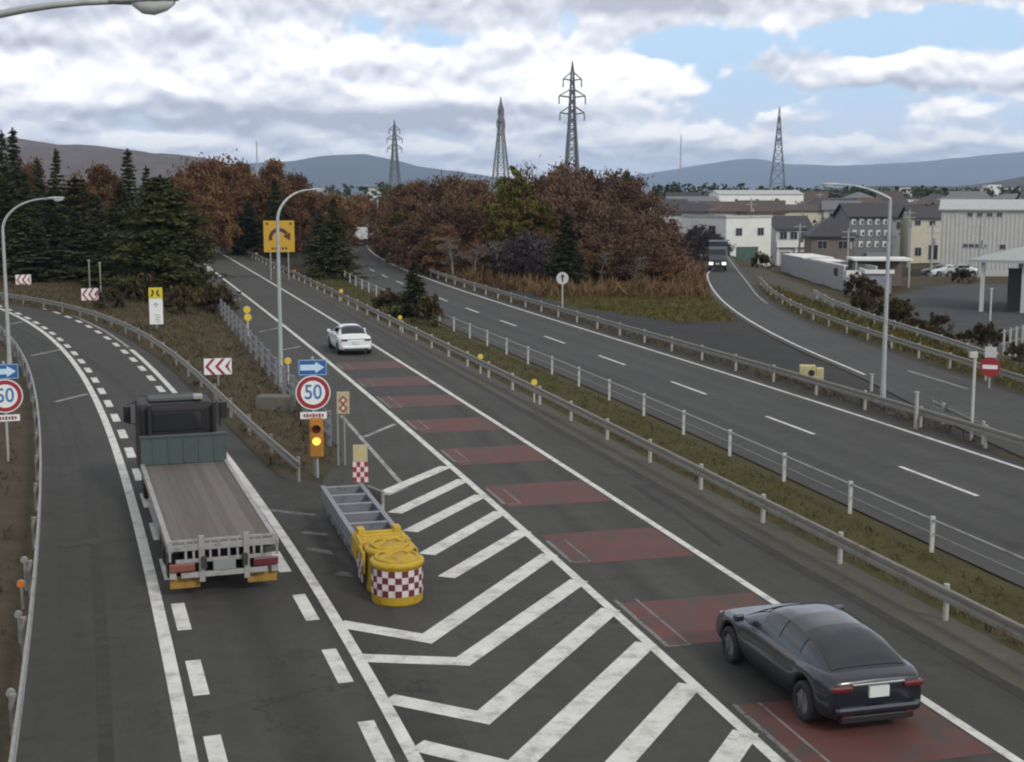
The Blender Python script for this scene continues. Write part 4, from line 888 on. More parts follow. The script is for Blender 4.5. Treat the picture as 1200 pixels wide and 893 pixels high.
# object markers (checker panels) at the nose
CHK_B = mat('marker_beige', (.46, .40, .24), .6, 0, .15, 3, dirt=(.3, .26, .16)); CHK_P = mat('marker_pink_white', (.66, .58, .52), .5); CHK_R = mat('marker_red', (.28, .03, .05), .5)
def checker(mb, x0, x1, z0, z1, nx, nz, y, par=0):
    for i in range(nx):
        for j in range(nz):
            if (i + j) % 2 == par:
                a, b = x0 + (x1 - x0) * i / nx, x0 + (x1 - x0) * (i + 1) / nx; c, d = z0 + (z1 - z0) * j / nz, z0 + (z1 - z0) * (j + 1) / nz
                mb.add([(a, y, c), (b, y, c), (b, y, d), (a, y, d)], [(0, 1, 2, 3)])
b = G(396, 546); D = b[1]; r = thing('object_marker', 'beige panel with two red diamonds on twin posts at the island nose', 'object marker', (AT(402, 471, D).x, D, 0), R(6)); z0, z1 = zat(402, 485, D), zat(402, 459, D); w = 15 * D / F
for s in (-1, 1): mb = MB(); mb.tube([(s * .10 - .08, .05, -.3), (s * .10 - .08, .05, z0 + .2)], .035, 8); mb.build('post', GALV, r)
mb = MB(); mb.box((0, 0, (z0 + z1) / 2), (w, .03, z1 - z0)); pl = mb.build('panel', CHK_B, r, .01); mb = MB()
for k in (.30, .70):
    c = z0 + (z1 - z0) * k * .88; q = w * .36; mb.add([(0, -.019, c - q), (q, -.019, c), (0, -.019, c + q), (-q, -.019, c)], [(0, 1, 2, 3)]); q2 = q * .5
    mb.add([(0, -.022, c - q2), (q2, -.022, c), (0, -.022, c + q2), (-q2, -.022, c)], [(0, 1, 2, 3)], 1)
mb.build('diamonds', [CHK_R, CHK_P], pl)
b = G(423, 590); D = b[1]; r = thing('object_marker', 'beige panel over a red and white checkered panel beside the crash cushion', 'object marker', (b[0], D, 0), R(6)); zz = [zat(423, v, D) for v in (521, 541, 565)]; w = 18 * D / F
mb = MB(); mb.tube([(0, .05, -.3), (0, .05, zz[0] - .1)], .045, 8); mb.build('post', GALV, r)
mb = MB(); mb.box((0, 0, (zz[0] + zz[1]) / 2), (w * .95, .03, zz[0] - zz[1] - .006)); pl = mb.build('beige_panel', CHK_B, r, .008); mb = MB(); mb.disc((0, (zz[0] + zz[1]) / 2), w * .2, -.024, -.016, 16); mb.build('reflector', mat('marker_reflector', (.5, .42, .12), .3), pl)
mb = MB(); mb.box((0, -.002, (zz[1] + zz[2]) / 2), (w, .03, zz[1] - zz[2])); pl = mb.build('checker_panel', CHK_P, r); mb = MB(); checker(mb, -w / 2, w / 2, zz[2], zz[1], 4, 4, -.020); mb.build('red_checks', CHK_R, pl)

# crash cushion: steel bay guard with rungs and two yellow barrels wrapped in checker sheet
YEL = mat('cushion_yellow', (.46, .30, .02), .6, 0, .35, 2.2, bump=.3, dirt=(.24, .15, .03)); GU = mat('cushion_steel', (.23, .24, .26), .5, .4, .25, 2, dirt=(.15, .15, .15))
f_, k_ = np.array(G(471, 711)), np.array(G(401, 604)); ax = (f_ - k_) / np.hypot(*(f_ - k_)); r = thing('crash_cushion', 'yellow barrel crash cushion with checker wrap and grey ladder guard at the merge', 'crash cushion', (f_[0], f_[1], 0), math.atan2(-(-ax[0]), -ax[1]))
# local +Y runs back along the guard
Lg = np.hypot(*(f_ - k_)); hw = .50; y0g = 2.75
for s in (-1, 1):
    mb = MB(); mb.box((s * hw, (y0g + Lg) / 2, .58), (.06, Lg - y0g, .34)); mb.box((s * hw, (y0g + Lg) / 2, .80), (.12, Lg - y0g, .06)); mb.box((s * (hw + .035), (y0g + Lg) / 2, .52), (.02, Lg - y0g, .06)); mb.box((s * (hw + .035), (y0g + Lg) / 2, .66), (.02, Lg - y0g, .06)); mb.build('side_beam', GU, r, .01)
nr = 6
for k in range(nr):
    y = y0g + .25 + (Lg - y0g - .4) * k / (nr - 1); mb = MB(); mb.box((0, y, .79), (2 * hw - .12, .12, .05)); mb.box((0, y, .42), (2 * hw - .14, .10, .74)); mb.build('rung', GU, r, .006)
mb = MB(); mb.box((0, (y0g + Lg) / 2, .03), (2 * hw - .2, Lg - y0g - .1, .06)); mb.build('floor_skid', mat('cushion_dark_blue', (.07, .08, .11), .6), r)  # dark blue-grey sheet lying under the rungs
def drum(y, rad, z0, z1, nm):
    n = 28; prof = [(.0, z0), (rad * .98, z0), (rad, z0 + .05), (rad, z1 - .12), (rad * 1.06, z1 - .10), (rad * 1.06, z1 - .02), (rad * .96, z1), (rad * .55, z1 + .035), (.12, z1 + .05), (0, z1 + .05)]; vs = []
    for k in range(n):
        a = 2 * math.pi * k / n
        for q, z in prof: vs.append((q * math.sin(a), y + q * math.cos(a), z))
    m = len(prof); mb = MB(); mb.add(vs, [(k * m + j, ((k + 1) % n) * m + j, ((k + 1) % n) * m + j + 1, k * m + j + 1) for k in range(n) for j in range(m - 1)], 0, True); o = mb.build(nm, YEL, r); return o
d1 = drum(.50, .53, 0, .90, 'front_barrel'); d2 = drum(1.34, .50, 0, .95, 'rear_barrel')
for y_, d_, zz_, rr_ in ((.50, d1, .93, .44), (1.34, d2, .98, .40)):
    mb = MB(); rg_ = random.Random(int(zz_ * 100)); mb.tube([(rr_ * math.sin(2 * math.pi * k / 16), y_ + rr_ * math.cos(2 * math.pi * k / 16), zz_ - .02 + .05 * rg_.random()) for k in range(17)], .035, 6); mb.tube([(-.3, y_ - .2, zz_ - .02), (-.1, y_ - .05, zz_ + .10), (.15, y_ + .1, zz_ + .09), (.32, y_ + .2, zz_ - .02)], .03, 6); mb.build('rope', YEL, d_)
mb = MB(); mb.prism([(-.56, 1.8), (.56, 1.8), (.52, 2.75), (-.52, 2.75)], .70, .93, 0, 'z'); mb.prism([(-.60, 1.2), (-.54, 1.2), (-.49, 3.0), (-.56, 3.0)], .40, .86, 0, 'z'); mb.prism([(.54, 1.2), (.60, 1.2), (.56, 3.0), (.49, 3.0)], .40, .86, 0, 'z')
for x in (-.4, .4): mb.box((x, 2.65, .98), (.16, .3, .12))
for y in (2.0, 2.3, 2.6): mb.tube([(-.45, y, .94), (.45, y, .94)], .035, 8)
mb.build('yellow_cover', YEL, r, .02)
def wrap(y, rad, z0, z1, a0, a1, n, rows, nm, par_):
    mb = MB()
    for i in range(n):
        for j in range(rows):
            A0, A1 = a0 + (a1 - a0) * i / n, a0 + (a1 - a0) * (i + 1) / n; c, d = z0 + (z1 - z0) * j / rows, z0 + (z1 - z0) * (j + 1) / rows
            mb.add([(rad * math.sin(A), y - rad * math.cos(A), z) for A, z in ((A0, c), (A1, c), (A1, d), (A0, d))], [(0, 1, 2, 3)], (i + j) % 2)
    mb.build(nm, [mat('wrap_white', (.60, .53, .51), .55, 0, .25, 3, dirt=(.36, .30, .27)), mat('wrap_maroon', (.11, .020, .03), .55, 0, .25, 3)], par_)
wrap(.50, .538, .20, .74, R(-120), R(120), 16, 4, 'checker_wrap', d1)
for s in (-1, 1):
    mb = MB()
    for i in range(4):
        for j in range(3): mb.add([(s * .605, 1.2 + i * .18 + dy, .2 + j * .18 + dz) for dy, dz in ((0, 0), (.18, 0), (.18, .18), (0, .18))], [(0, 1, 2, 3)], (i + j) % 2)
    mb.build('side_checker', [mat('wrap_white', (.68, .6, .58)), mat('wrap_maroon', (.12, .018, .03))], r)
# short leaning pale post and stub rails beside it
b = G(448, 606); r = thing('barrier_stub', 'pale bent guardrail stub beside the hatched road marking', 'barrier stub', (b[0], b[1], 0), R(12))
mb = MB(); mb.tube([(0, 0, -.2), (0, 0, .7)], .06, 8); mb.build('post', POST, r); mb = MB(); mb.box((-.15, .3, .56), (.08, .9, .30), 0, Matrix.Rotation(R(20), 3, 'Z')); mb.build('beam_end', GALV_OLD, r, .02)

# delineators with reflectors
DY = mat('reflector_yellow', (.75, .52, .03), .35, 0, .1, emit=None, coat=.3); DO = mat('reflector_orange', (.6, .17, .03), .35); DW = mat('reflector_pale', (.24, .24, .22), .5)
def delin(label, u, vb, vt, m, group, rad=.11, post=POST_W):
    b = G(u, vb); z = max(zat(u, vt, b[1]), .5); r = thing('delineator', label, 'delineator', (b[0], b[1], 0), 0, group)
    mb = MB(); mb.tube([(0, .03, -.2), (0, .03, z)], .035, 8); mb.build('post', post, r)
    mb = MB(); mb.disc((0, z), rad, -.04, 0, 20); mb.prism([(rad * 1.15 * math.sin(2 * math.pi * k / 20), z + rad * 1.15 * math.cos(2 * math.pi * k / 20)) for k in range(20)], 0, .02, 1); mb.build('reflector', [m, S_BACK], r)
GRP = 'reflector posts on the median guardrail'
ML = 'round yellow reflector on a short post along the median guardrail'
for u, vb, vt in ((626, 472, 448), (563, 438, 418), (469, 387, 372), (400, 352, 341), (345, 327, 318), (301, 303, 297)):
    delin(ML, u, vb, vt, DY if u > 350 else DO, GRP, .115 if u > 400 else .14)
delin('lone yellow reflector on the near island fence beside the lamp post', 338, 450, 423, DY, None, .14)
for u, vb, vt in ((291, 395, 372), (290, 388, 363)): delin('yellow reflector pair on the island fence halfway along', u, vb, vt, DY, 'paired reflectors on the island fence', .2)
for u, vb, vt in ((250, 362, 343), (259, 360, 341)): delin('yellow reflector pair at the far end of the island fence', u, vb, vt, DY, 'far reflector pair on the island fence', .2)
delin('double orange reflector behind the left ramp guardrail', 26, 712, 690, DO, None, .075, GALV)
delin('plain grey reflector post beside the orange reflector behind the left guardrail', 30, 690, 656, DW, None, .065, GALV)
delin('grey reflector post nearest the lower end of the left guardrail', 15, 856, 812, DW, None, .065, GALV)
delin('grey reflector post just below the orange reflector behind the left guardrail', 23, 752, 720, DW, None, .065, GALV)
DW = mat('reflector_bright', (.55, .55, .5), .4)
delin('round pale reflector at the far corner of the banded lane below the cedar', 245, 326, 315, DW, None, .22)
for u, vb, vt, lb in ((106, 352, 305, 'thin pale pole left of the small chevron board under the trees'), (119, 358, 308, 'thin grey pole right of the small chevron board under the trees')):
    b = G(u, vb); mb = MB(); z = zat(u, vt, b[1]); mb.tube([(0, 0, -.3), (0, 0, z)], .05, 8); mb.box((0, 0, z), (.16, .16, .1)); o = mb.build('marker_pole', POST); o.location = (b[0], b[1], 0); tag(o, lb, 'pole')

# ------------------------------------------------------------------ pylons and masts
PYL = mat('pylon_steel', (.16, .165, .18), .6, .2, .1, .2)
def pylon(label, u, vt, D, wb_px, rz, arms=3, arm_px=14):
    zg = -3.0; x = AT(u, 221, D).x; zt = zat(u, vt, D); h = zt - zg; r = thing('transmission_tower', label, 'pylon', (x, D, zg), rz); k = D / F
    hb = wb_px * k / 2; wt = .5; hz = h * .66; hw_ = hb * .30
    th = .34
    def half(z): return hb + (hw_ - hb) * min(1, z / hz) if z < hz else hw_ + (wt * .5 - hw_) * (z - hz) / (h * .94 - hz)
    mb = MB()
    for sx in (-1, 1):
        for sy in (-1, 1): mb.tube([(sx * hb, sy * hb, 0), (sx * hw_, sy * hw_, hz), (sx * .25, sy * .25, h * .94), (0, 0, h)], [th, th * .8, th * .55, th * .3], 4, 0, True, False)
    mb.build('legs', PYL, r); mb = MB(); zs = [0]; 
    while zs[-1] < h * .88: zs.append(zs[-1] + max(2.2, half(zs[-1]) * 1.9))
    for z0, z1 in zip(zs[:-1], zs[1:]):
        a, b = half(z0), half(min(z1, h * .94))
        for s in (-1, 1):
            for p, q in (((-a, s * a, z0), (b, s * b, z1)), ((a, s * a, z0), (-b, s * b, z1)), ((s * a, -a, z0), (s * b, b, z1)), ((s * a, a, z0), (s * b, -b, z1)), ((-b, s * b, z1), (b, s * b, z1)), ((s * b, -b, z1), (s * b, b, z1))): mb.bar(p, q, .13)
    mb.build('bracing', PYL, r)
    for i in range(arms):
        z = h * (.70 + .095 * i); al = arm_px * k * (.95 - .12 * i if i != 1 else 1.02); w = half(z)
        mb = MB()
        for s in (-1, 1):
            for sy in (-1, 1): mb.bar((s * w, sy * w, z), (s * al, 0, z + .3), .22); mb.bar((s * w, sy * w, z + 1.8), (s * al, 0, z + .3), .18)
            mb.tube([(s * al, 0, z + .3), (s * al, 0, z - 1.6)], .16, 6)
        mb.build('cross_arm', PYL, r)
    return r
pylon('tallest lattice pylon with three cross arms rising behind the rust trees', 670, 71, 330, 22, R(8), 3, 15)
pylon('lattice pylon with narrow arms behind the yellow green poplar', 587, 113, 450, 24, R(70), 3, 13)
pylon('slim small lattice pylon above the blue mountain', 463, 140, 560, 17, R(20), 3, 9)
pylon('lattice pylon standing beyond the white warehouse on the plain', 911, 125, 520, 24, R(78), 3, 10)
def mast(label, u, vt, D, w=.5):
    x = AT(u, 221, D).x; z = zat(u, vt, D) + 3; mb = MB()
    for k in range(3):
        a = 2 * math.pi * k / 3; mb.tube([(w * math.cos(a), w * math.sin(a), 0), (w * .25 * math.cos(a), w * .25 * math.sin(a), z)], .10, 4)
    n = int(z / 2.5)
    for j in range(n):
        for k in range(3):
            a, b = 2 * math.pi * k / 3, 2 * math.pi * (k + 1) / 3; q0, q1 = w * (1 - .75 * j / n), w * (1 - .75 * (j + 1) / n); mb.bar((q0 * math.cos(a), q0 * math.sin(a), z * j / n), (q1 * math.cos(b), q1 * math.sin(b), z * (j + 1) / n), .07)
    o = mb.build('radio_mast', mat('mast_pale', (.42, .42, .45), .6)); o.location = (x, D, -3); tag(o, label, 'mast')
mast('thin pale radio mast against low cloud beside the wood', 797, 158, 620, .6); mast('thin distant mast above the autumn trees over the hill', 302, 165, 520, .5)

# ------------------------------------------------------------------ buildings
def wallm(n, c): return mat('wall_' + n, c, .85, 0, .14, .35, dirt=tuple(q * .82 for q in c))
W_WHITE = wallm('white', (.70, .70, .67)); W_GREY = wallm('grey', (.34, .35, .35)); W_CREAM = wallm('cream', (.55, .51, .40)); W_PALE = wallm('pale', (.50, .51, .50)); W_BROWN = wallm('brown', (.17, .14, .12)); W_BLUE = wallm('bluegrey', (.24, .26, .29))
def roofm(n, c): return mat('roof_' + n, c, .7, 0, .25, .8, dirt=tuple(q * .7 for q in c))
R_DARK = roofm('dark', (.045, .043, .050)); R_GREY = roofm('grey', (.14, .14, .15)); R_BROWN = roofm('brown', (.07, .054, .046)); R_PALE = roofm('pale', (.42, .43, .42)); R_GREEN = roofm('green', (.17, .22, .21)); R_RED = roofm('red', (.085, .055, .047))
WIN = mat('window_glass', (.028, .033, .04), .12, 0, .1, spec=.7); FRM = mat('window_frame', (.35, .35, .35), .5)
def window(parent, x, z, w, h, y, rz=0, side='front', d=0):
    """side: front (-Y face) or left/right"""
    mb = MB(); mg = MB()
    if side == 'front': mb.box((x, y - .03, z), (w + .14, .09, h + .14)); mg.box((x, y - .06, z), (w, .05, h)); mg.box((x, y - .088, z), (.05, .012, h), 1); s = mb.build('window', FRM, parent); mg.build('pane', [WIN, FRM], s)
    else:
        k = -1 if side == 'left' else 1; mb.box((y + k * .03, x, z), (.09, w + .14, h + .14)); mg.box((y + k * .06, x, z), (.05, w, h)); mg.box((y + k * .088, x, z), (.012, .05, h), 1); s = mb.build('window', FRM, parent); mg.build('pane', [WIN, FRM], s)
def building(name, label, cat, x, y, z, rz, w, d, h, roof, wm, rm, wins=(), rh=1.6, over=.4, group=None, door=None, ridge='x'):
    """front face looks along local -Y; (x, y) is the front-left corner"""
    c, s = math.cos(rz), math.sin(rz); r = thing(name, label, cat, (x + c * w / 2 - s * d / 2, y + s * w / 2 + c * d / 2, z), rz, group)
    mb = MB(); mb.box((0, 0, h / 2 - .5), (w, d, h + 1.0))
    if roof == 'gable':
        if ridge == 'x': 
            for sx in (-1, 1): mb.add([(sx * w / 2, -d / 2, h), (sx * w / 2, d / 2, h), (sx * w / 2, 0, h + rh), (sx * (w / 2 - .15), -d / 2, h), (sx * (w / 2 - .15), d / 2, h), (sx * (w / 2 - .15), 0, h + rh)], [(0, 1, 2), (3, 5, 4), (0, 2, 5, 3), (1, 4, 5, 2)])
        else:
            for sy in (-1, 1): mb.add([(-w / 2, sy * d / 2, h), (w / 2, sy * d / 2, h), (0, sy * d / 2, h + rh), (-w / 2, sy * (d / 2 - .15), h), (w / 2, sy * (d / 2 - .15), h), (0, sy * (d / 2 - .15), h + rh)], [(0, 1, 2), (3, 5, 4), (0, 2, 5, 3), (1, 4, 5, 2)])
    mb.build('walls', wm, r)
    mb = MB(); a, b, t_ = w / 2 + over, d / 2 + over, .16
    if roof == 'gable':
        e = rh * over / ((d if ridge == 'x' else w) / 2)
        if ridge == 'x': P = [(-b, h - e), (0, h + rh), (b, h - e), (b, h - e + t_), (0, h + rh + t_), (-b, h - e + t_)]; mb.prism(P, -a, a, 0, 'x')
        else: P = [(-a, h - e), (0, h + rh), (a, h - e), (a, h - e + t_), (0, h + rh + t_), (-a, h - e + t_)]; mb.prism(P, -b, b, 0, 'y')
    elif roof == 'hip':
        q = max(.3, a - b * .9) if a > b else .3; mb.add([(-a, -b, h), (a, -b, h), (a, b, h), (-a, b, h), (-a, -b, h + t_), (a, -b, h + t_), (a, b, h + t_), (-a, b, h + t_), (-q, 0, h + rh), (q, 0, h + rh)], [(0, 3, 2, 1), (0, 1, 5, 4), (1, 2, 6, 5), (2, 3, 7, 6), (3, 0, 4, 7), (4, 5, 9, 8), (5, 6, 9), (6, 7, 8, 9), (7, 4, 8)])
    else:
        mb.box((0, 0, h + .07), (w + over * 2, d + over * 2, .14)); mb.box((0, -d / 2 - over + .08, h + .25), (w + over * 2, .14, .22)); mb.box((-w / 2 - over + .08, .1, h + .25), (.14, d + over * 2 - .3, .22))
    mb.build('roof', rm, r)
    for wd in wins:
        sd = wd[4] if len(wd) > 4 else 'front'
        if sd == 'front': window(r, wd[0], wd[1], wd[2], wd[3], -d / 2)
        else: window(r, wd[0], wd[1], wd[2], wd[3], (-1 if sd == 'left' else 1) * w / 2, 0, sd)
    if door: mb = MB(); mb.box((door[0], -d / 2 - .03, door[2] / 2), (door[1], .08, door[2])); mb.build('door', mat('door_dark', (.09, .08, .075), .6), r)
    return r
def X(u, D): return AT(u, 260, D).x
# white two-window building with its grey side wall
D = 196; zt = zat(852, 253, D); zg = -3.2
building('house', 'white flat roofed building with two dark windows above the green fence', 'house', X(851, D), D, zg, R(27), 8.0, 11.5, zt - zg - .3, 'flat', W_WHITE, R_PALE, [(-1.75, zt - zg - 2.3, 1.0, 1.0), (2.1, zt - zg - 2.3, 1.0, 1.0), (1.8, zt - zg - 2.2, .9, 1.3, 'left'), (-2.4, zt - zg - 2.2, 1.6, 1.4, 'left')], over=.12)
mb = MB(); D2 = 172; r = thing('green_fence', 'green sheet fence wall below the white two window building', 'fence', (X(864, D2), D2, 0), R(14)); w = 27 * D2 / F; z0, z1 = -2.6, zat(864, 290, D2)
mb.box((w / 2, 0, (z0 + z1) / 2), (w, .06, z1 - z0)); 
for k in range(14): mb.box((w * (k + .5) / 14, -.04, (z0 + z1) / 2), (.07, .03, z1 - z0))
mb.build('sheet_panel', mat('green_sheet', (.060, .115, .095), .6, 0, .2, 1, dirt=(.04, .07, .06)), r); mb = MB(); mb.box((w / 2, -.02, z1 + .03), (w + .1, .12, .08)); mb.build('cap_rail', mat('green_cap', (.05, .09, .08)), r)
for k in range(4): mb = MB(); mb.tube([(w * k / 3, .08, z0), (w * k / 3, .08, z1)], .05, 8); mb.build('post', POST, r)
# balcony house right of it
D = 205; z1 = zat(930, 268, D); r = building('house', 'house with dark roof and white balcony band beside the white building', 'house', X(910, D), D, zg, R(6), 5.4, 7, z1 - zg, 'gable', W_PALE, R_DARK, [(-1.6, z1 - zg - 1.0, 1.0, 1.1), (0, z1 - zg - 1.0, 1.0, 1.1), (1.7, z1 - zg - .8, 1.1, 1.5), (-1.2, 1.3, 1.2, 1.8), (1.1, 1.3, 1.2, 1.8)], 1.7)
mb = MB(); mb.box((0, -3.9, z1 - zg - 2.2), (5.4, .1, .95)); mb.box((0, -3.7, z1 - zg - 2.7), (5.4, .6, .12))
for x in (-2.5, .3, 2.5): mb.box((x, -3.85, (z1 - zg) / 2 - 1.2), (.16, .16, z1 - zg - 2.2))
mb.build('balcony', W_WHITE, r)
# dark hipped house
D = 182; z1 = zat(975, 278, D); r = building('house', 'house with large dark hipped roof and cream ground floor', 'house', X(952, D), D, zg, R(-4), 5.6, 7, z1 - zg, 'hip', W_BROWN, R_DARK, [(-1.4, z1 - zg - 1.0, 1.2, 1.0), (1.3, z1 - zg - 1.0, 1.2, 1.0)], 2.5, .5)
mb = MB(); mb.box((.3, -3.9, 2.35), (5.2, 1.0, .12)); mb.build('porch_roof', R_GREY, r); mb = MB(); mb.box((.3, -3.53, 1.1), (4.6, .08, 2.2)); mb.build('porch_wall', W_CREAM, r)
for x in (-1.1, .7): mb = MB(); mb.box((x, -3.6, 1.1), (.8, .06, 1.5)); mb.build('door', WIN, r)
# laundry-balcony block with dark roof
D = 215; z1 = zat(1015, 253, D); r = building('apartment_house', 'teal grey apartment block with rows of small white balcony openings', 'apartment block', X(995, D), D, zg, R(2), 6.4, 8, z1 - zg, 'gable', mat('wall_teal', (.15, .165, .165), .8, 0, .15, .5), R_DARK, [], 1.8, .5)
for j in range(3):
    for k in range(5):
        mb = MB(); mb.box((-2.5 + k * 1.25 + (j % 2) * .2, -4.04, z1 - zg - .9 - j * 1.75), (.62, .10, .9)); f_ = mb.build('window', W_WHITE, r); mb = MB(); mb.box((-2.5 + k * 1.25 + (j % 2) * .2 + .1, -4.1, z1 - zg - 1.0 - j * 1.75), (.28, .05, .5)); mb.build('pane', WIN, f_)
mb = MB(); mb.box((1.2, -4.5, .9), (3.4, .9, 1.6)); mb.build('ground_bay', W_BLUE, r)
# pale grey houses between lamp and warehouse
D = 225; z1 = zat(1060, 254, D); building('house', 'pale grey house with dark roof just right of the tall street lamp', 'house', X(1046, D), D, zg, R(-6), 4.2, 7, z1 - zg, 'gable', W_GREY, R_DARK, [(-1.0, z1 - zg - 1.4, .8, 1.1), (1.0, z1 - zg - 1.4, .8, 1.1), (0, 1.4, 1.2, 1.4)], 1.6)
D = 212; z1 = zat(1085, 255, D); building('house', 'cream house with two upper windows against the grey warehouse', 'house', X(1068, D), D, zg, R(-3), 4.6, 7, z1 - zg, 'gable', W_CREAM, R_DARK, [(-1.3, z1 - zg - .8, .8, .7), (.9, z1 - zg - .8, .8, .7), (1.2, 1.9, 1.3, 2.2), (-1.1, 2.0, .9, 1.2)], 1.6)
# grey ribbed warehouse
D = 172; z1 = zat(1103, 246, D); zw = -1.6; r = building('warehouse', 'large grey ribbed warehouse with row of small high windows', 'warehouse', X(1103, D), D, zw, R(-18.5), 26, 18, z1 - zw, 'gable', mat('wall_ribbed', (.52, .515, .485), .7, .05, .10, .5, dirt=(.45, .445, .42)), R_PALE, [(-9.6 + k * 1.15 + (2.2 if k > 3 else 0) * (k - 3), z1 - zw - .55, .55 if k < 4 else .6, .45) for k in range(8)] + [(-10.0 + k * .72, z1 - zw - 4.4, .5, .38) for k in range(4)] + [(-5.6, z1 - zw - 4.5, .6, .5), (-3.0, z1 - zw - 4.7, .6, .5)], 1.1, .35)
mb = MB()
for k in range(52): mb.box((-12.75 + k * .5, -9.03, (z1 - zw) / 2 - .2), (.08, .06, z1 - zw - .7))
mb.build('wall_ribs', mat('wall_ribbed', (.36, .365, .355)), r)
# service canopy at the parking lot edge
D = 103; zc_ = -1.0; zr = zat(1128, 309, D); r = thing('service_canopy', 'low pavilion with broad pale green hipped roof by the parking lot', 'pavilion', (42.4, 106.3, zc_), R(-28)); hh = zr - zc_
mb = MB(); a, b = 5.9, 4.6; mb.add([(-a, -b, hh), (a, -b, hh), (a, b, hh), (-a, b, hh), (-a, -b, hh + .22), (a, -b, hh + .22), (a, b, hh + .22), (-a, b, hh + .22), (-2.0, 0, hh + 1.25), (3.2, 0, hh + 1.25)], [(0, 3, 2, 1), (0, 1, 5, 4), (1, 2, 6, 5), (2, 3, 7, 6), (3, 0, 4, 7), (4, 5, 9, 8), (5, 6, 9), (6, 7, 8, 9), (7, 4, 8)]); mb.build('roof', mat('canopy_roof', (.33, .375, .36), .6, .1, .15, .6), r)
mb = MB(); mb.box((1.2, .4, hh / 2), (7.4, 6.4, hh)); mb.build('walls', W_GREY, r)
for x, w in ((-3.1, 1.4), (-.2, 1.6), (2.4, 1.6)): mb = MB(); mb.box((x + .6, -2.85, hh * .45), (w, .1, hh * .86)); mb.build('opening', mat('door_dark', (.025, .024, .024), .6), r)
for x in (-4.9, -1.9, 4.9): mb = MB(); mb.box((x, -4.0, hh / 2), (.28, .28, hh)); mb.build('column', W_PALE, r)
# light fence bars of the lot
rail_fence('lot_fence', 'row of pale upright bars in front of the pavilion', dens([(25.2, 70), (27.5, 73), (31.5, 76), (37, 80)], 1.0), 1.0, 1.2, [(1.1, .02), (.5, .02)], GALV, POST)
b = (25.0, 72.0); mb = MB(); mb.tube([(0, 0, -1.5), (0, 0, 3.2)], .05, 8); mb.box((0, 0, 3.22), (.14, .14, .06)); o = mb.build('thin_pole', POST_W); o.location = (25.3, 72, .0); tag(o, 'thin pale pole in front of the dark pavilion fence', 'pole')
# walled compound beside the exit lane
D = 108; zt = zat(930, 308, D)
xa, ya = 29.6, 150.0; xb, yb = 30.9, 127.0
r = thing('storage_shed', 'low grey walled shed with broken white roof beside the exit lane', 'shed', (xb, yb, -1.0), math.atan2(yb - ya, xb - xa)); L_ = math.hypot(xb - xa, yb - ya); hs = zat(990, 312, 127) + 1.0
mb = MB(); mb.box((-L_ / 2, 0, hs / 2), (L_, .2, hs)); mb.box((0, 1.0, hs * .42), (.2, 1.8, hs * .84)); mb.box((-L_, 1.5, hs / 2), (.2, 2.8, hs)); mb.box((-L_ / 2, 3.0, hs / 2), (L_, .2, hs)); mb.build('walls', mat('shed_bluegrey', (.38, .39, .41), .75, 0, .12, .8, dirt=(.32, .33, .34)), r)
mb = MB(); mb.box((-L_ * .80, 1.5, hs + .06), (L_ * .36, 3.3, .12)); mb.box((-L_ * .42, 1.2, hs + .05), (L_ * .22, 2.2, .10)); mb.box((-L_ * .15, .12, hs + .04), (L_ * .3, .35, .08)); mb.build('roof', W_WHITE, r); mb = MB(); mb.box((.13, .95, hs * .42), (.06, 1.7, hs * .8)); mb.build('end_panel', W_WHITE, r)
mb = MB(); mb.box((-2.4, -.12, hs - .65), (1.1, .08, .7)); mb.build('window', WIN, r)
r = thing('carport', 'white flat roofed carport with grey wall left of the tall lamp', 'carport', (X(1003, 131), 131, -1.2), R(-4)); hc = zat(1035, 305, 131) + 1.2
mb = MB(); mb.box((2.6, 1.5, hc + .08), (5.6, 4.2, .2)); mb.build('roof', W_WHITE, r); mb = MB(); mb.box((2.6, 3.4, hc / 2), (5.2, .15, hc)); mb.build('walls', W_BROWN, r)
for x in (.1, 5.1): mb = MB(); mb.box((x, -.4, hc / 2), (.14, .14, hc)); mb.build('post', POST, r)
r = building('shed', 'grey shed with white flat roof below the tall lamp', 'shed', X(1018, 123), 123, -1.1, R(-5), 2.2, 3.0, zat(1030, 318, 123) + 1.1 - .2, 'flat', W_BLUE, W_WHITE, [(-.5, 1.1, .6, .7)], over=.2)
# long bright warehouse and grey sheds near the horizon
D = 330; z1 = zat(890, 228, D); zf = -5.2; building('warehouse', 'long bright white warehouse on the plain below the distant pylon', 'warehouse', X(842, D), D, zf, R(2), 20.4, 14, z1 - zf, 'gable', wallm('bright', (.78, .78, .74)), R_PALE, [(-6 + k * 5, z1 - zf - 1.5, .6, .8) for k in range(3)], .9, .2)
D = 322; z1 = zat(810, 236, D); building('warehouse', 'long low grey shed with dark roof left of the white warehouse', 'warehouse', X(785, D), D, zf, R(2), 11.4, 12, z1 - zf, 'gable', W_PALE, R_GREY, [], 1.0, .3)
D = 262; z1 = zat(940, 247, D); building('warehouse', 'low shed with cream eaves board and brown roof', 'shed', X(911, D), D, -4.2, R(3), 9.0, 8, z1 + 4.2, 'gable', W_CREAM, R_BROWN, [(-2, 2, 1.2, 1.2), (2, 2, 1.2, 1.2)], 1.0, .4)  # plain cream wall colour under the brown roof, no emission
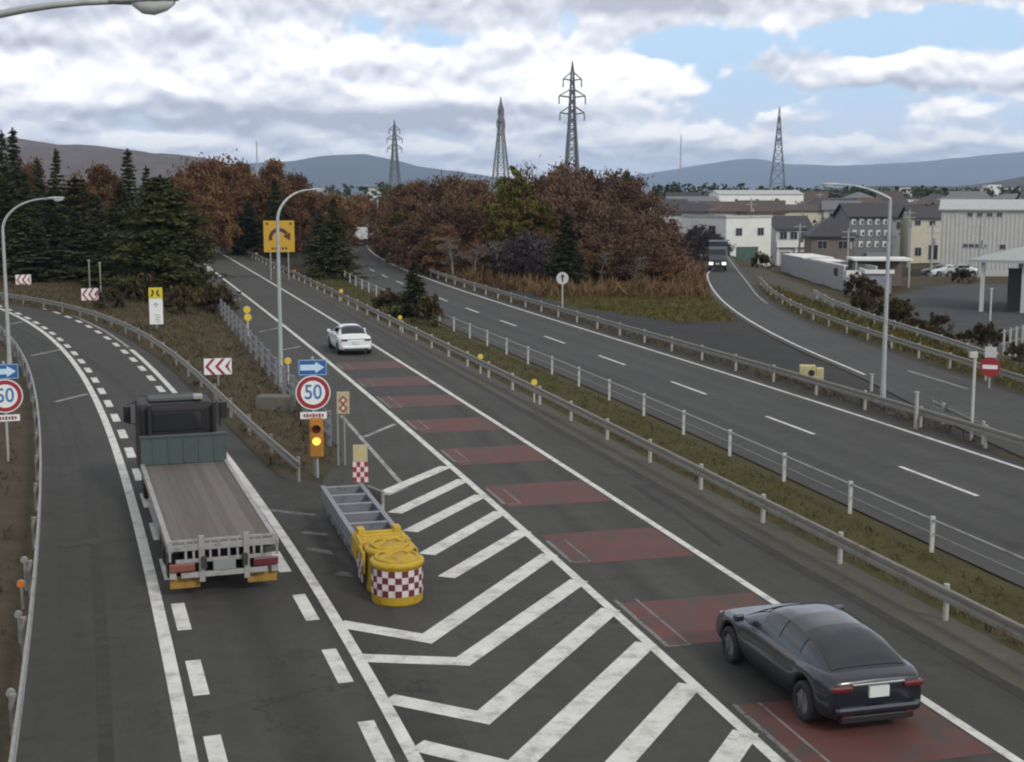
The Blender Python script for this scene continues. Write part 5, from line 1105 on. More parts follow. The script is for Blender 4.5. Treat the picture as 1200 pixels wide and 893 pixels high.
# filler houses of the town: each an own building, look made distinct by wall, roof and neighbours
random.seed(21)
WALLS = [('white', W_WHITE), ('grey', W_GREY), ('cream', W_CREAM), ('pale', W_PALE), ('brown', W_BROWN)]; ROOFS = [('dark', R_DARK), ('grey', R_GREY), ('brown', R_BROWN), ('red brown', R_RED), ('pale', R_PALE)]
SPOTS = [(788, 244, 255), (800, 250, 232), (816, 247, 250), (832, 245, 265), (858, 243, 258), (872, 247, 240), (890, 245, 252), (900, 249, 235), (965, 240, 290), (985, 244, 262), (1004, 240, 300), (1026, 241, 290), (1048, 240, 300), (1070, 241, 285), (1092, 239, 300), (955, 233, 370), (980, 232, 390), (1010, 231, 400), (1042, 232, 380), (1075, 231, 400), (1105, 232, 390), (1140, 233, 360), (1165, 231, 410), (1190, 232, 380), (800, 232, 430), (830, 231, 450), (760, 232, 440), (1215, 234, 350), (775, 236, 380), (1120, 236, 330)]
PLACE = ['left edge of the town by the wood', 'behind the white two window building', 'behind the balcony house', 'above the hipped house', 'behind the apartment block', 'beyond the grey warehouse', 'far out below the mountains']
seen = set()
for i, (u, v, D) in enumerate(SPOTS):
    wn, wm = WALLS[(i * 3 + i // 5) % 5]; rn, rm = ROOFS[(i * 2 + i // 3) % 4 if wn in ('pale', 'grey') else (i + i // 4) % 5]
    w = random.uniform(5.5, 11); z1 = zat(u, v + 1.5, D); zg_ = -3.2 if D < 240 else (-4.4 if D < 320 else -5.5)
    pl = ('beside the wood at the town edge' if u < 800 else 'behind the white two window building' if u < 905 else 'behind the hipped and balcony houses' if u < 990 else 'behind the apartment block' if u < 1050 else 'behind the cream house' if u < 1100 else 'behind the grey warehouse') if D < 320 else ('far beyond the long white warehouse' if u < 960 else 'far out on the plain beyond the apartment block' if u < 1060 else 'far out on the plain beyond the grey warehouse')
    lb = f'{wn} walled house with {rn} roof {pl}'
    if lb in seen:
        for extra in ('small', 'low wide', 'tall'):
            l2 = f'{extra} {lb}'
            if l2 not in seen: lb = l2; break
    seen.add(lb)
    h = max(2.4, z1 - zg_); r = building('house', lb, 'house', X(u, D) - w / 2, D, zg_, R(random.uniform(-14, 14)), w, random.uniform(6, 9), h, ('gable', 'flat', 'hip')[i % 3], wm, rm, [(-w * .25, h - 1.2, 1.0, 1.0), (w * .22, h - 1.2, 1.0, 1.0), (0, 1.3, 1.2, 1.3)] if D < 330 else [(0, h - 1.2, 1.2, 1.0)], random.uniform(1.3, 2.2), .45, 'houses of the town')
# white blocks on the low hill at the right edge
for i, (u, v, D, w, h, m, lb) in enumerate(((1164, 220, 900, 9, 13, W_WHITE, 'tall slim white block on the far low hill'), (1186, 224, 850, 10, 8, W_WHITE, 'short white block right of the tall one on the low hill'), (1146, 225, 860, 13, 5, W_PALE, 'long pale block left of the tall white one on the low hill'), (1060, 223, 820, 8, 8, W_PALE, 'lone pale block on the horizon right of the tall lamp'), (445, 224, 620, 11, 6, W_PALE, 'small pale block on the horizon near the slim pylon'), (565, 216.5, 700, 6, 14, W_WHITE, 'tiny white block among treetops near the second pylon'))):
    z1 = zat(u, v - 4, D); building('apartment_house', lb, 'apartment block', X(u, D) - w / 2, D, z1 - h, R(5), w, 9, h, 'flat', m, R_GREY, [(-w * .25, h - 2, 1.5, 1.2), (w * .25, h - 2, 1.5, 1.2)])
for i, (u, D, vt, lb) in enumerate(((938, 190, 262, 'utility pole between the balcony house and the hipped house'), (995, 178, 268, 'utility pole at the left corner of the apartment block'), (1066, 200, 246, 'utility pole before the cream house'), (880, 240, 232, 'utility pole rising behind the white two window building'), (1094, 168, 262, 'utility pole at the left edge of the grey warehouse'), (816, 260, 236, 'utility pole behind the grey side wall of the white building'), (960, 300, 226, 'utility pole right of the long white warehouse'), (1150, 150, 262, 'utility pole between warehouse and pavilion'))):
    x = AT(u, 250, D).x; z = zat(u, vt, D); r = thing('utility_pole', lb, 'utility pole', (x, D, 0)); mb = MB(); mb.tube([(0, 0, -6), (0, 0, z)], [.17, .12], 8); mb.build('pole', W_GREY, r)
    for k in range(2): mb = MB(); mb.box((0, -.1, z - .4 - k * .7), (1.7, .1, .1)); mb.build('cross_arm', S_BACK, r)
    mb = MB(); mb.tube([(.3, -.05, z - 2.6), (.3, -.05, z - 1.8)], .22, 10); mb.build('transformer', W_GREY, r)
# parked cars by the lot
for i, (u, v, m, rz, lb) in enumerate(((1112, 324, WHITEP, 80, 'white car parked at the edge of the lot before the warehouse'), (1124, 327, SILV, 85, 'silver car parked at the lot between the white and grey cars'), (1100, 320, GREYP, 75, 'dark grey car parked at the lot near the cream house'))):
    p = G(u, v, -1.9); c_ = car('passenger_car', lb, 'car', p, R(rz), 4.2, 1.7, 1.5, m, True, True); c_.location.z = gz(*p) + .01

# ------------------------------------------------------------------ vegetation
def foliage(name, tones, rough=.9, trans=.12):
    if name in MATS: return MATS[name]
    m = bpy.data.materials.new(name); m.use_nodes = True; t = NT(m.node_tree); b = t.n['Principled BSDF']
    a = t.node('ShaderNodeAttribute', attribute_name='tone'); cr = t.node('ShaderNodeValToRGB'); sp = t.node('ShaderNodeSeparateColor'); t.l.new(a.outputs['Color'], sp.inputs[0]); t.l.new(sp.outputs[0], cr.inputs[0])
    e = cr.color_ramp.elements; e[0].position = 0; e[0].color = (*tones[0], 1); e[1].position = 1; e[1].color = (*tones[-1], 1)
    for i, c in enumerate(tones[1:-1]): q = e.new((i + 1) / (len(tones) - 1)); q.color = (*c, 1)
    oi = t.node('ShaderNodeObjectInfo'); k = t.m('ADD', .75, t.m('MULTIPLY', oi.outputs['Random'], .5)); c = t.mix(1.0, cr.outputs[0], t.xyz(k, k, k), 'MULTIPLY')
    t.l.new(c, b.inputs['Base Color']); b.inputs['Roughness'].default_value = rough; b.inputs['Specular IOR Level'].default_value = .15
    MATS[name] = m; return m
BARK = mat('bark', (.055, .045, .036), .95, 0, .3, 4, bump=.5); BARK_P = mat('bark_pale', (.19, .17, .14), .95, 0, .3, 4, bump=.4)
class Leaves:
    def __init__(s): s.P = []; s.t = []
    def leaf(s, c, size, rng, tone, flat=.3, asp=.6):
        d = np.array([rng.gauss(0, 1), rng.gauss(0, 1), rng.gauss(0, 1) * flat + .01]); d /= np.linalg.norm(d)
        u = np.cross(d, [rng.gauss(0, 1), rng.gauss(0, 1), rng.gauss(0, 1)]); u /= (np.linalg.norm(u) + 1e-6)
        a, b = d * size, u * size * asp; c = np.asarray(c)
        s.P += [c - a, c - a * .1 + b, c + a, c - a * .1 - b]; s.t.append(tone)
    def mesh(s, name, m):
        n = len(s.t); me = bpy.data.meshes.new(name); me.from_pydata([tuple(p) for p in s.P], [], [(4 * i, 4 * i + 1, 4 * i + 2, 4 * i + 3) for i in range(n)])
        at = me.color_attributes.new('tone', 'FLOAT_COLOR', 'POINT'); v = np.repeat(np.clip(s.t, 0, 1), 4); at.data.foreach_set('color', np.c_[v, v, v, np.ones(4 * n)].ravel()); me.materials.append(m); return me
def put(me, name, parent): o = bpy.data.objects.new(name, me); COL.objects.link(o); o.parent = parent; return o
def limb_tree(mb, rng, h, w, n, t0=.25, r0=.2, spread=.8):
    """trunk and limbs; returns the limb tips"""
    tips = []; top = h * .8; pts = [(0, 0, -.4)]; x = y = 0
    for k in range(6):
        z = top * (k + 1) / 6; x += rng.gauss(0, .03 * h * .25); y += rng.gauss(0, .03 * h * .25); pts.append((x, y, z))
    mb.tube(pts, [r0 * 1.15, r0, r0 * .85, r0 * .7, r0 * .5, r0 * .3, r0 * .12], 8)
    for i in range(n):
        a = rng.random() * 6.283; f = t0 + (1 - t0) * (i + .5) / n; p = Vector(pts[1]).lerp(Vector(pts[-1]), f); z = h * f * .8; p = Vector((p.x * f, p.y * f, z))
        ln = w / 2 * (1 - .45 * f) * rng.uniform(.75, 1.1); e = p + Vector((math.cos(a) * ln * spread, math.sin(a) * ln * spread, ln * rng.uniform(.45, .95))); m_ = p.lerp(e, .5) + Vector((0, 0, ln * .08)); mb.tube([p, m_, e], [r0 * .38 * (1 - f * .5), r0 * .22, r0 * .06], 5); tips.append(e)
        for j in range(3):
            q = p.lerp(e, rng.uniform(.4, .9)); e2 = q + Vector((rng.gauss(0, 1), rng.gauss(0, 1), rng.uniform(.2, 1.3))).normalized() * ln * .5; mb.tube([q, e2], [r0 * .12, r0 * .03], 4); tips.append(e2)
    return tips
def make_broad(name, seed, h, w, m, n_clump, n_leaf, size, bark=BARK, low=.12, shape='dome', dens_=1.0):
    rng = random.Random(seed); r = thing(name, 'tree', 'tree'); mb = MB(); tips = limb_tree(mb, rng, h, w, 11, .2, .05 + h * .016); mb.build('trunk', bark, r)
    L = Leaves()
    sway = [(rng.uniform(-.11, .11), rng.uniform(-.11, .11), rng.uniform(.93 if shape == 'column' else .76, 1.0)) for _ in range(7)]
    for i in range(n_clump):
        if i < len(tips) and rng.random() < .8: c = np.array(tips[i])
        else:
            f = low + (1 - low) * rng.random() ** .8
            if shape == 'dome': rad = w / 2 * math.sin(math.pi * min(1, (f * .9 + .12))) ** .7
            elif shape == 'column': rad = w / 2 * (math.sin(math.pi * min(.98, f * .85 + .14)) ** .5)
            else: rad = w / 2 * math.sin(math.pi * min(1, f * .8 + .18)) ** .8
            a = rng.random() * 6.283; q = rad * math.sqrt(rng.uniform(.1, 1.0)); sv = sway[int(a / 6.2832 * 6.99)]; c = np.array([math.cos(a) * q + sv[0] * w * f, math.sin(a) * q + sv[1] * w * f, h * f * sv[2]])
        cr = w * rng.uniform(.045, .13); tone = rng.uniform(.1, .9)
        for j in range(int(n_leaf * rng.uniform(.6, 1.4))):
            d = np.array([rng.gauss(0, .55), rng.gauss(0, .55), rng.gauss(0, .5)]) * cr
            L.leaf(c + d, size * rng.uniform(.6, 1.3), rng, tone + rng.gauss(0, .11), 2.2, .45)
    put(L.mesh('crown', m), 'crown', r); return r
def make_conifer(name, seed, h, w, m, levels, size, skirt=.04, profile=1.0, per=26, droop=.15):
    rng = random.Random(seed); r = thing(name, 'tree', 'conifer'); mb = MB(); mb.tube([(0, 0, -.4), (0, 0, h * .5), (rng.gauss(0, .1), 0, h * .98)], [.06 + h * .016, .03 + h * .009, .03], 8); L = Leaves()
    for k in range(levels):
        f = skirt + (1 - skirt) * (k / levels) ** .9; z = h * f; rad = w / 2 * (1 - f) ** profile * rng.uniform(.72, 1.12) + .12; nb = max(4, int(7 + 5 * (1 - f)))
        for b_ in range(nb):
            a = rng.random() * 6.283; rr_ = rad * rng.uniform(.68, 1.15); tone = rng.uniform(.05, .95); e = Vector((math.cos(a) * rr_, math.sin(a) * rr_, z - rr_ * droop + rng.gauss(0, .12)))
            if b_ % 3 == 0: mb.tube([(0, 0, z), e], [.035, .012], 4)
            for j in range(int(per * (.35 + rr_ / (w / 2)))):
                q = rng.random() ** .6; c = np.array([e.x * q, e.y * q, z + (e.z - z) * q]); sd = rr_ * .20 * (1.15 - q * .7)
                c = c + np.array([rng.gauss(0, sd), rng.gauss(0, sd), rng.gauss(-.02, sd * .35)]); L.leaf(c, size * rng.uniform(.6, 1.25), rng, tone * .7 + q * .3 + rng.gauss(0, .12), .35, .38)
    for j in range(per * 2): z = h * (1 - .10 * rng.random() ** 1.5); L.leaf((rng.gauss(0, .02 * h * (1.02 - z / h) * 3), rng.gauss(0, .02 * h * (1.02 - z / h) * 3), z), size * .7, rng, rng.random(), 2.0, .35)
    mb.build('trunk', BARK, r); put(L.mesh('crown', m), 'crown', r); return r
def make_bare(name, seed, h, w, m=BARK_P):
    rng = random.Random(seed); r = thing(name, 'tree', 'tree'); mb = MB(); tips = limb_tree(mb, rng, h, w, 9, .3, .16, .6)
    for e in tips:
        for j in range(5):
            d = Vector((rng.gauss(0, .6), rng.gauss(0, .6), rng.uniform(.2, 1.2))).normalized() * h * rng.uniform(.08, .16); mb.tube([e, e + d], [.03, .01], 3)
    mb.build('trunk', m, r); return r
RUST = foliage('rust_leaves', [(.068, .036, .021), (.112, .058, .030), (.150, .080, .040), (.195, .120, .056)]); BROWN = foliage('brown_twigs', [(.070, .041, .028), (.112, .064, .041), (.145, .086, .054), (.175, .115, .072)])
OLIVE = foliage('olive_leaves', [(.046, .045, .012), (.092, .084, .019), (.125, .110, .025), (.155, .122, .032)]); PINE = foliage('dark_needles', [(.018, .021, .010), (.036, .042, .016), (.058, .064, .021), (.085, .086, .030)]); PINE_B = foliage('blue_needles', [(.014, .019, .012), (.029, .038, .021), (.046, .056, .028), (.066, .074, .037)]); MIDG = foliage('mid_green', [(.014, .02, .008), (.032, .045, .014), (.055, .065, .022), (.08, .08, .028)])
PURP = foliage('purple_twigs', [(.022, .019, .022), (.045, .038, .042), (.065, .054, .056), (.085, .07, .066)]); SHRUB = foliage('shrub_leaves', [(.022, .020, .010), (.044, .038, .017), (.070, .052, .026), (.09, .062, .034)])
PROTO = {
 'rust': [make_broad('autumn_tree', 1, 10, 7.5, RUST, 115, 80, .19), make_broad('autumn_tree', 2, 10, 6.2, RUST, 110, 105, .19, shape='column'), make_broad('autumn_tree', 3, 10, 8.5, RUST, 120, 80, .20)],
 'brown': [make_broad('autumn_tree', 4, 8, 7.5, BROWN, 115, 80, .17, low=.04), make_broad('autumn_tree', 5, 8, 6.6, BROWN, 100, 85, .17, low=.04, shape='column'), make_broad('autumn_tree', 6, 8, 8.2, BROWN, 120, 80, .18, low=.04)],
 'olive': [make_broad('poplar_tree', 7, 12, 4.6, OLIVE, 110, 90, .18, low=.06, shape='column')],
 'green': [make_broad('green_tree', 8, 9, 6.5, MIDG, 110, 90, .19)],
 'purple': [make_broad('bare_shrub', 9, 4.5, 5.0, PURP, 90, 90, .13, low=.1)],
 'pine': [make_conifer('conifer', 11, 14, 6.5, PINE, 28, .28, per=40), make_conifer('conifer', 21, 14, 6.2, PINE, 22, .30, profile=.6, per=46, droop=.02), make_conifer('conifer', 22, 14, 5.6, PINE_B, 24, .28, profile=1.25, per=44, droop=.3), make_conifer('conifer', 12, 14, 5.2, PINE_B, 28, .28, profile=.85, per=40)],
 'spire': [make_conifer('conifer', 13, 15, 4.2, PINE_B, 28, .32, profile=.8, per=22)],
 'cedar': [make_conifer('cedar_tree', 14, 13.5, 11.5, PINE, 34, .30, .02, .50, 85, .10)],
 'bare': [make_bare('bare_tree', 15, 10, 4.5)],
 'shrub': [make_broad('shrub', 16, 1.6, 2.6, SHRUB, 45, 34, .15, low=.05), make_broad('shrub', 17, 1.5, 2.4, SHRUB, 45, 34, .15, low=.05)],
}
BASEH = {'rust': (10, 7.5), 'brown': (8, 7.4), 'olive': (12, 4.6), 'green': (9, 6.5), 'purple': (4.5, 5), 'pine': (14, 5.8), 'spire': (15, 4.2), 'cedar': (13.5, 11.5), 'bare': (10, 4.5), 'shrub': (1.55, 2.5)}
used = {}
rt = random.Random(77)
def plant(kind, u, D, vt, w, label, group=None, zg=None, cat=None, pick=None):
    x = AT(u, 221, D).x; z0 = gz(x, D) - .02 if zg is None else zg; h = max(.5, zat(u, vt, D) - z0); ps = PROTO[kind]; i = rt.randrange(len(ps)) if pick is None else pick; p = ps[i]; bh, bw = BASEH[kind]
    s = (w / bw, w / bw, h / bh / (1.02 if kind in ('pine', 'spire', 'cedar') else 1.06)); first = id(p) not in used; used[id(p)] = 1; o = p if first else dup(p)
    o.location = (x, D, z0); o.rotation_euler = (0, 0, rt.random() * 6.28); o.scale = s; o['label'] = label
    if group: o['group'] = group
    if cat: o['category'] = cat
    return o
# conifers and autumn trees outside the left ramp
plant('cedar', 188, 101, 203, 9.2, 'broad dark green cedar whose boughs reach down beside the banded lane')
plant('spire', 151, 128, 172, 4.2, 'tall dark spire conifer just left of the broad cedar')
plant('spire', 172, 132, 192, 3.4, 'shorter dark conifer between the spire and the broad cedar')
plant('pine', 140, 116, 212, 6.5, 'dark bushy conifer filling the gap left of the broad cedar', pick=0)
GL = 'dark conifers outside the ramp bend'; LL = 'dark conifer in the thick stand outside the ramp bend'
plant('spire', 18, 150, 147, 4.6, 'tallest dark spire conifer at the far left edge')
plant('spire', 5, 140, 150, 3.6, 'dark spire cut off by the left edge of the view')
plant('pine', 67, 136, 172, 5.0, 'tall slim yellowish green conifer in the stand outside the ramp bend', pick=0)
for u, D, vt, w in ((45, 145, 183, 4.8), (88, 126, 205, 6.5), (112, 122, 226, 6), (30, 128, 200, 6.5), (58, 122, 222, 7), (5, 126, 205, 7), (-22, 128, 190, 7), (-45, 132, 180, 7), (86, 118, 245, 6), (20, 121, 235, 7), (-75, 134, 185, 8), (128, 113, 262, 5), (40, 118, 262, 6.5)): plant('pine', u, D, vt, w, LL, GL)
plant('rust', 30, 158, 178, 7, 'rust brown tree among the conifers at the left edge'); plant('rust', 118, 140, 188, 7.5, 'rust brown tree showing left of the dark spire conifer'); plant('rust', 100, 150, 200, 7, 'rust tree half hidden behind conifers outside the ramp bend'); plant('rust', 138, 150, 204, 6, 'small reddish tree right behind the spire conifer')
# wood between the banded lane and the two lane carriageway
GR = 'rust autumn trees beyond the banded lane'; LR = 'rust brown autumn tree in the wood beyond the far end of the banded lane'
for u, D, vt, w in ((228, 176, 176, 9), (212, 165, 205, 8), (262, 190, 179, 9), (248, 178, 200, 8), (282, 200, 185, 8.5), (322, 186, 182, 8.5), (345, 196, 196, 8), (300, 182, 205, 9), (330, 178, 218, 8), (360, 190, 222, 8), (380, 215, 222, 8.5), (272, 180, 222, 8), (405, 225, 228, 8), (240, 168, 228, 7.5), (428, 300, 226, 9), (395, 180, 238, 6)): plant('rust', u, D, vt, w, LR, GR)
plant('pine', 322, 170, 208, 5.2, 'dark conifer standing behind the large yellow sign', pick=3); plant('pine', 390, 130, 230, 5.4, 'dark conifer on the median grass right of the large yellow sign', pick=0); plant('pine', 374, 150, 245, 5, 'smaller dark conifer behind the one right of the yellow sign', pick=3); plant('pine', 290, 176, 235, 6, 'dark conifer low behind the far end of the banded lane', pick=3)
plant('pine', 484, 90, 303, 3.1, 'small dark pine with bare lower trunk in the median', pick=0); plant('shrub', 500, 84, 352, 2.2, 'low olive shrub beside the small median pine', None, None, 'shrub'); plant('shrub', 455, 92, 345, 2.4, 'dark shrub left of the small median pine', None, None, 'shrub')
# wood right of the two lane carriageway
GB = 'brown autumn trees in the middle wood'; LB = 'brown autumn tree in the dense wood beside the two lane carriageway'
for u, D, vt, w in ((462, 192, 222, 8), (478, 178, 214, 8), (500, 172, 212, 8.5), (520, 160, 208, 8), (545, 152, 214, 8), (565, 158, 214, 8), (585, 150, 218, 7.5), (462, 168, 232, 7), (495, 152, 236, 7.5), (530, 144, 236, 7.5), (560, 140, 244, 7), (630, 158, 206, 8), (650, 150, 203, 8.5), (680, 156, 198, 8.5), (700, 145, 201, 8), (665, 140, 214, 8), (725, 138, 212, 8), (640, 138, 230, 7.5), (690, 132, 232, 8), (745, 130, 230, 7.5), (720, 126, 248, 7.5), (762, 126, 248, 6.5), (778, 132, 258, 5.5), (755, 120, 268, 6.5), (772, 118, 290, 4.8), (610, 140, 248, 7), (735, 118, 285, 6), (705, 121, 272, 6.5), (480, 146, 262, 6), (515, 138, 266, 6), (590, 134, 262, 6)): plant('brown', u, D, vt, w, LB, GB)
for u, D, vt, w in ((475, 205, 210, 8), (540, 180, 208, 8), (655, 175, 196, 8)): plant('rust', u, D, vt, w, 'taller rust tree rising at the back of the middle wood', 'rust trees at the back of the middle wood')
plant('olive', 604, 136, 189, 5.2, 'tall yellow green poplar in the middle of the wood'); plant('olive', 588, 130, 232, 4.2, 'shorter olive poplar at the foot of the tall poplar')
for u, D, vt, w in ((520, 134, 262, 5.5), (640, 128, 268, 5), (575, 131, 258, 5), (690, 118, 288, 4.5), (770, 117, 302, 4.2)): plant('rust', u, D, vt, w, 'orange brown tree at the front edge of the middle wood', 'orange trees at the front of the middle wood')
for u, D, vt, w in ((548, 146, 226, 5), (630, 134, 226, 4.5), (470, 160, 240, 4.5)): plant('olive', u, D, vt, w, 'small yellow green tree scattered through the middle wood', 'yellow green trees in the middle wood')
for u, D, vt, w in ((530, 128, 272, 4), (556, 126, 280, 3.6), (585, 125, 276, 3.8), (612, 122, 285, 3.4), (705, 117, 290, 3.6), (745, 116, 296, 3.6)): plant('bare', u, D, vt, w, 'pale bare stemmed tree among dry reeds before the middle wood', 'bare trees among the reeds')
plant('green', 735, 165, 196, 5.5, 'dark green tree at the right shoulder of the middle wood'); plant('green', 690, 175, 193, 6, 'dark green treetop beside the tallest pylon'); plant('green', 640, 190, 200, 6, 'dark green treetop between poplar and tallest pylon')
plant('bare', 716, 170, 186, 4.6, 'bare pale branched tree above the right part of the wood'); plant('pine', 664, 114, 247, 5.0, 'dark blue green conifer at the front of the middle wood', pick=3)
GP = 'purple grey bare shrubs before the middle wood'; LP = 'purple grey bare shrub at the front edge of the middle wood'
for u, D, vt, w in ((618, 122, 274, 5.2), (640, 120, 278, 5), (600, 126, 284, 4.6), (826, 165, 272, 5), (814, 172, 266, 5), (838, 178, 272, 5)): plant('purple', u, D, vt, w, LP if u < 700 else 'purple grey bare shrub at the left of the white building', GP if u < 700 else 'grey shrubs by the white building', None, 'shrub')
# shrubs of the exit verge
GS = 'shrubs on the exit verge'; LS = 'green brown shrub on the verge above the exit guardrail'
for k in range(22):
    f = k / 21; u = 985 + 120 * f + rt.uniform(-8, 8); D = 98 - 30 * f + rt.uniform(-1.5, 1.5); x = AT(u, 300, D).x; x = max(x, np.interp(D, EXIT_B[:, 1], EXIT_B[:, 0]) + 4.2)
    ps = PROTO['shrub']; p = ps[k % 2]; first = id(p) not in used; used[id(p)] = 1; o = p if first else dup(p); q = rt.uniform(.35, .8); o.location = (x + rt.uniform(0, 2.2), D, gz(x, D) - .1); o.scale = (q, q, q * rt.uniform(.7, 1.1)); o.rotation_euler = (0, 0, rt.random() * 6); tag(o, LS, 'shrub', GS)
for u, v, w, lb in ((893, 322, 1.0, 'dark shrub at the foot of the green fence'), (1128, 332, .9, 'yellow green shrub beside the pavilion opening'), (1008, 350, 1.15, 'large brown green bush in front of the grey shed'), (1024, 358, 1.0, 'dark bush at the foot of the tall lamp beyond the exit lane')):
    p = G(u, v, -1.0); o = dup(PROTO['shrub'][0]); o.location = (p[0], p[1], gz(*p) - .1); o.scale = (w, w, w * .95); tag(o, lb, 'shrub'); o['group'] = ''; del o['group']

# uncountable cover: undergrowth, dry reeds, grass, far woods
def scatter(name, m, pts, n, size, hgt, seed, asp=.25, flat=2.2):
    rng = random.Random(seed); L = Leaves()
    for (x, y, s) in pts:
        z = gz(x, y)
        tone = rng.random()
        for j in range(n): L.leaf((x + rng.gauss(0, size * .5), y + rng.gauss(0, size * .5), z + hgt * s * rng.uniform(.1, .6)), hgt * s * rng.uniform(.4, .7), rng, tone * .7 + rng.random() * .3, flat, asp)
    o = bpy.data.objects.new(name, L.mesh(name, m)); COL.objects.link(o); o['kind'] = 'stuff'; return o
def inside(pl, n, rng, keep=None):
    pl = np.asarray(pl); lo, hi = pl.min(0), pl.max(0); out = []
    while len(out) < n:
        Q = np.c_[[rng.uniform(lo[0], hi[0]) for _ in range(4000)], [rng.uniform(lo[1], hi[1]) for _ in range(4000)]]; Q = Q[in_poly(Q, pl)]
        d = road_dist(Q) if len(Q) else []; out += [(q[0], q[1]) for q, dd in zip(Q, d) if dd > .25]
        if not len(Q): break
    return out[:n]
rg = random.Random(3)
GRASS = foliage('grass_blades', [(.040, .039, .012), (.076, .069, .020), (.114, .096, .032), (.155, .125, .058)]); DRY = foliage('dry_reeds', [(.080, .048, .026), (.122, .074, .038), (.160, .102, .052), (.20, .142, .078)]); WEED = foliage('dry_weeds', [(.045, .032, .018), (.075, .052, .030), (.105, .080, .045), (.13, .10, .06)]); YG = foliage('yellow_grass', [(.045, .040, .014), (.078, .068, .020), (.108, .092, .028), (.15, .12, .045)])
med = np.r_[cut(off(RAIL_M, .25), 8, 150), cut(off(FAR_R, -8.05), 12, 150)[::-1]]
scatter('median_grass', GRASS, [(x, y, rg.uniform(.5, 1.2)) for x, y in inside(med, 9000, rg)], 3, .12, .16, 1, .12)
wd_ = np.r_[cut(off(RAIL_M, .05), 8, 150), cut(off(RAIL_M, .75), 8, 150)[::-1]]
scatter('guardrail_weeds', WEED, [(x, y, rg.uniform(.3, 1.2)) for x, y in inside(wd_, 1200, rg)], 3, .12, .2, 2, .14)
isl = np.r_[RAMP_PR[len(seam) + 1:], MAIN_PL[len(seam) + 1:][::-1]]
scatter('island_grass', foliage('island_mix', [(.032, .028, .014), (.064, .054, .026), (.100, .072, .040), (.14, .105, .06)]), [(x, y, rg.uniform(.5, 1.7)) for x, y in inside(isl[isl[:, 1] < 130], 8000, rg)], 3, .16, .2, 3, .16)
bank = np.r_[cut(RAIL_L, 10, 110) + np.array([-.6, 0]), [(-70, 108), (-40, 30), (-20, 10)]]
scatter('bank_grass', foliage('bank_mix', [(.035, .026, .016), (.060, .042, .026), (.080, .062, .034), (.075, .080, .026)]), [(x, y, rg.uniform(.4, 1.5)) for x, y in inside(bank, 8000, rg)], 3, .15, .2, 4, .16)
ring = [G(*p) for p in ((520, 326), (640, 350), (830, 352), (826, 322), (800, 312), (520, 306))]
scatter('dry_reeds', DRY, [(x, y, rg.uniform(.5, 1.3)) for x, y in inside(ring, 3600, rg)], 4, .35, 1.15, 5, .09, 4.0)
yg = [G(*p) for p in ((640, 352), (700, 366), (790, 380), (862, 378), (848, 352), (832, 336), (640, 336))]
scatter('yellow_verge_grass', YG, [(x, y, rg.uniform(.5, 1.3)) for x, y in inside(yg, 4200, rg)], 3, .25, .35, 6, .12)
fw = np.r_[cut(off(RAIL_F, .2), 30, 150), cut(off(RAIL_F, 1.0), 30, 150)[::-1]]
scatter('far_guardrail_weeds', WEED, [(x, y, rg.uniform(.4, 1.3)) for x, y in inside(fw, 1500, rg)], 3, .15, .28, 7, .14)
ev = np.r_[cut(off(EXIT_B, .15), 40, 118), cut(off(EXIT_B, 3.4), 40, 118)[::-1]]
scatter('exit_verge_weeds', GRASS, [(x, y, rg.uniform(.5, 1.6)) for x, y in inside(ev, 3500, rg)], 3, .2, .3, 8, .14)
for k in range(16):
    u, D = 128 + 8.5 * k + rt.uniform(-6, 6), 98 - .5 * k + rt.uniform(-6, 5); p = PROTO['shrub'][k % 2]; o = dup(p); q = rt.uniform(.5, 1.1); x = AT(u, 300, D).x; o.location = (x, D, gz(x, D) - .1); o.scale = (q, q, q); o.rotation_euler = (0, 0, rt.random() * 6); tag(o, 'low brown scrub bush in the shade at the foot of the broad cedar', 'shrub', 'scrub below the broad cedar')
und = [(-62, 126), (-62, 170), (-20, 215), (-24, 196), (-40, 150), (-34, 120)]
scatter('undergrowth', BROWN, [(x, y, rg.uniform(.5, 1.5)) for x, y in inside(und, 1500, rg)] + [(x, y, rg.uniform(.5, 1.6)) for x, y in inside([(-14, 132), (20, 128), (17, 160), (-22, 215), (-26, 190)], 2600, rg)], 5, .6, 1.2, 9, .4, 1.5)
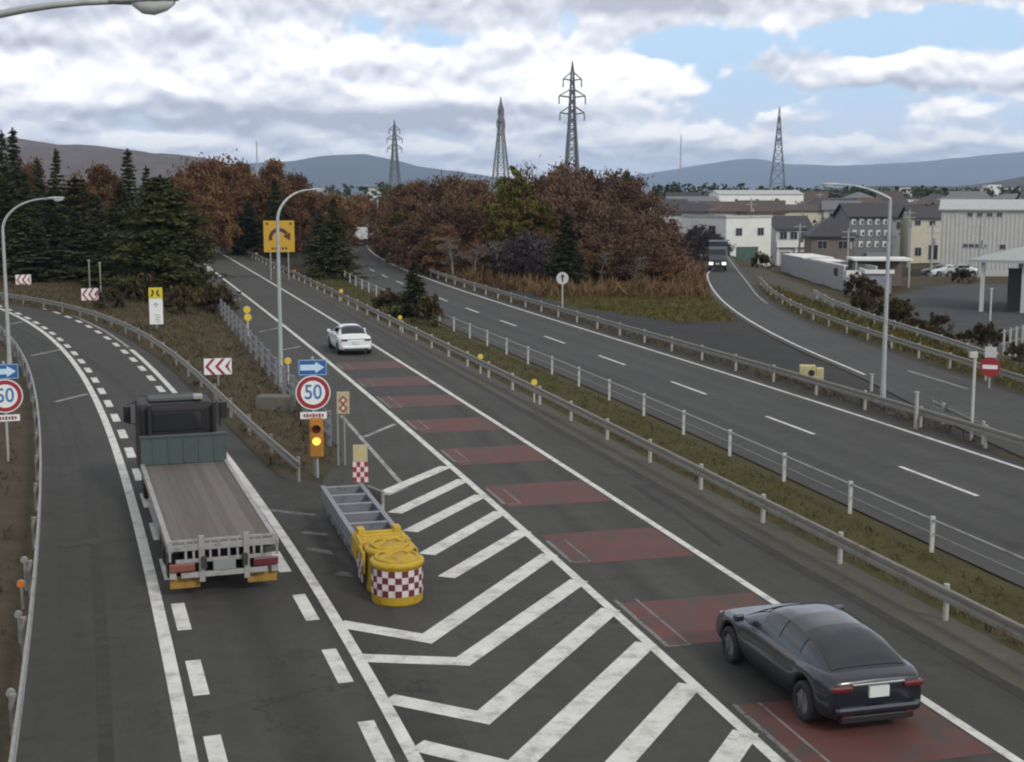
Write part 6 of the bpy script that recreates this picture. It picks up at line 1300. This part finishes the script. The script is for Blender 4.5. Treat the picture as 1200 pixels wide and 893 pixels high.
def far_wood(name, m, segs, seed, size):
    rng = random.Random(seed); L = Leaves()
    for (u0, u1, D, vt0, vt1, zb, n) in segs:
        for i in range(n):
            u = rng.uniform(u0, u1); d = D * rng.uniform(.9, 1.1); x = AT(u, 221, d).x; zt = zat(u, rng.uniform(vt0, vt1) + 1.2 * math.sin(u * .31 + seed) + .8 * math.sin(u * .83), d); tone = rng.random(); w = (zt - zb) * .35
            for j in range(26): f = rng.random(); L.leaf((x + rng.gauss(0, w * (1.1 - f) * .6), d + rng.gauss(0, w * .6), zb + (zt - zb) * f), size * d / 400 * rng.uniform(.6, 1.2), rng, tone * .6 + rng.random() * .4, .8)
    o = bpy.data.objects.new(name, L.mesh(name, m)); COL.objects.link(o); o['kind'] = 'stuff'
far_wood('distant_dark_wood', PINE_B, [(300, 780, 480, 217, 222, -5.5, 150), (440, 470, 380, 212, 220, -5.5, 16), (560, 620, 420, 212, 220, -5.5, 20), (770, 870, 520, 214, 222, -5.5, 60), (865, 1010, 620, 218, 223, -5.5, 70), (1000, 1260, 640, 220, 225, -5.5, 110), (1075, 1110, 480, 217, 224, -5.5, 16)], 5, .9)
far_wood('distant_town_trees', MIDG, [(770, 1220, 300, 234, 246, -4.8, 70), (940, 1110, 240, 246, 262, -4.2, 26), (1190, 1300, 340, 225, 238, -5, 30)], 6, .7)

# ------------------------------------------------------------------ haze
HAZE = 7.5e-5
mb = MB(); mb.box((0, 9000, 160), (44000, 21000, 0)) if False else None
mb = MB(); x0, x1, y0, y1, z0, z1 = -19000, 19000, -380, 17500, -9, 430
mb.add([(x0, y0, z0), (x1, y0, z0), (x1, y1, z0), (x0, y1, z0), (x0, y0, z1), (x1, y0, z1), (x1, y1, z1), (x0, y1, z1)], [(0, 3, 2, 1), (4, 5, 6, 7), (0, 1, 5, 4), (1, 2, 6, 5), (2, 3, 7, 6), (3, 0, 4, 7)])
hm = bpy.data.materials.new('haze'); hm.use_nodes = True; t = NT(hm.node_tree); t.n.clear(); ou = t.node('ShaderNodeOutputMaterial'); pv = t.node('ShaderNodeVolumePrincipled'); pv.inputs['Density'].default_value = HAZE; pv.inputs['Color'].default_value = (.56, .72, 1.0, 1); pv.inputs['Anisotropy'].default_value = .0; t.l.new(pv.outputs[0], ou.inputs['Volume'])
o = mb.build('haze', hm); o['kind'] = 'stuff'
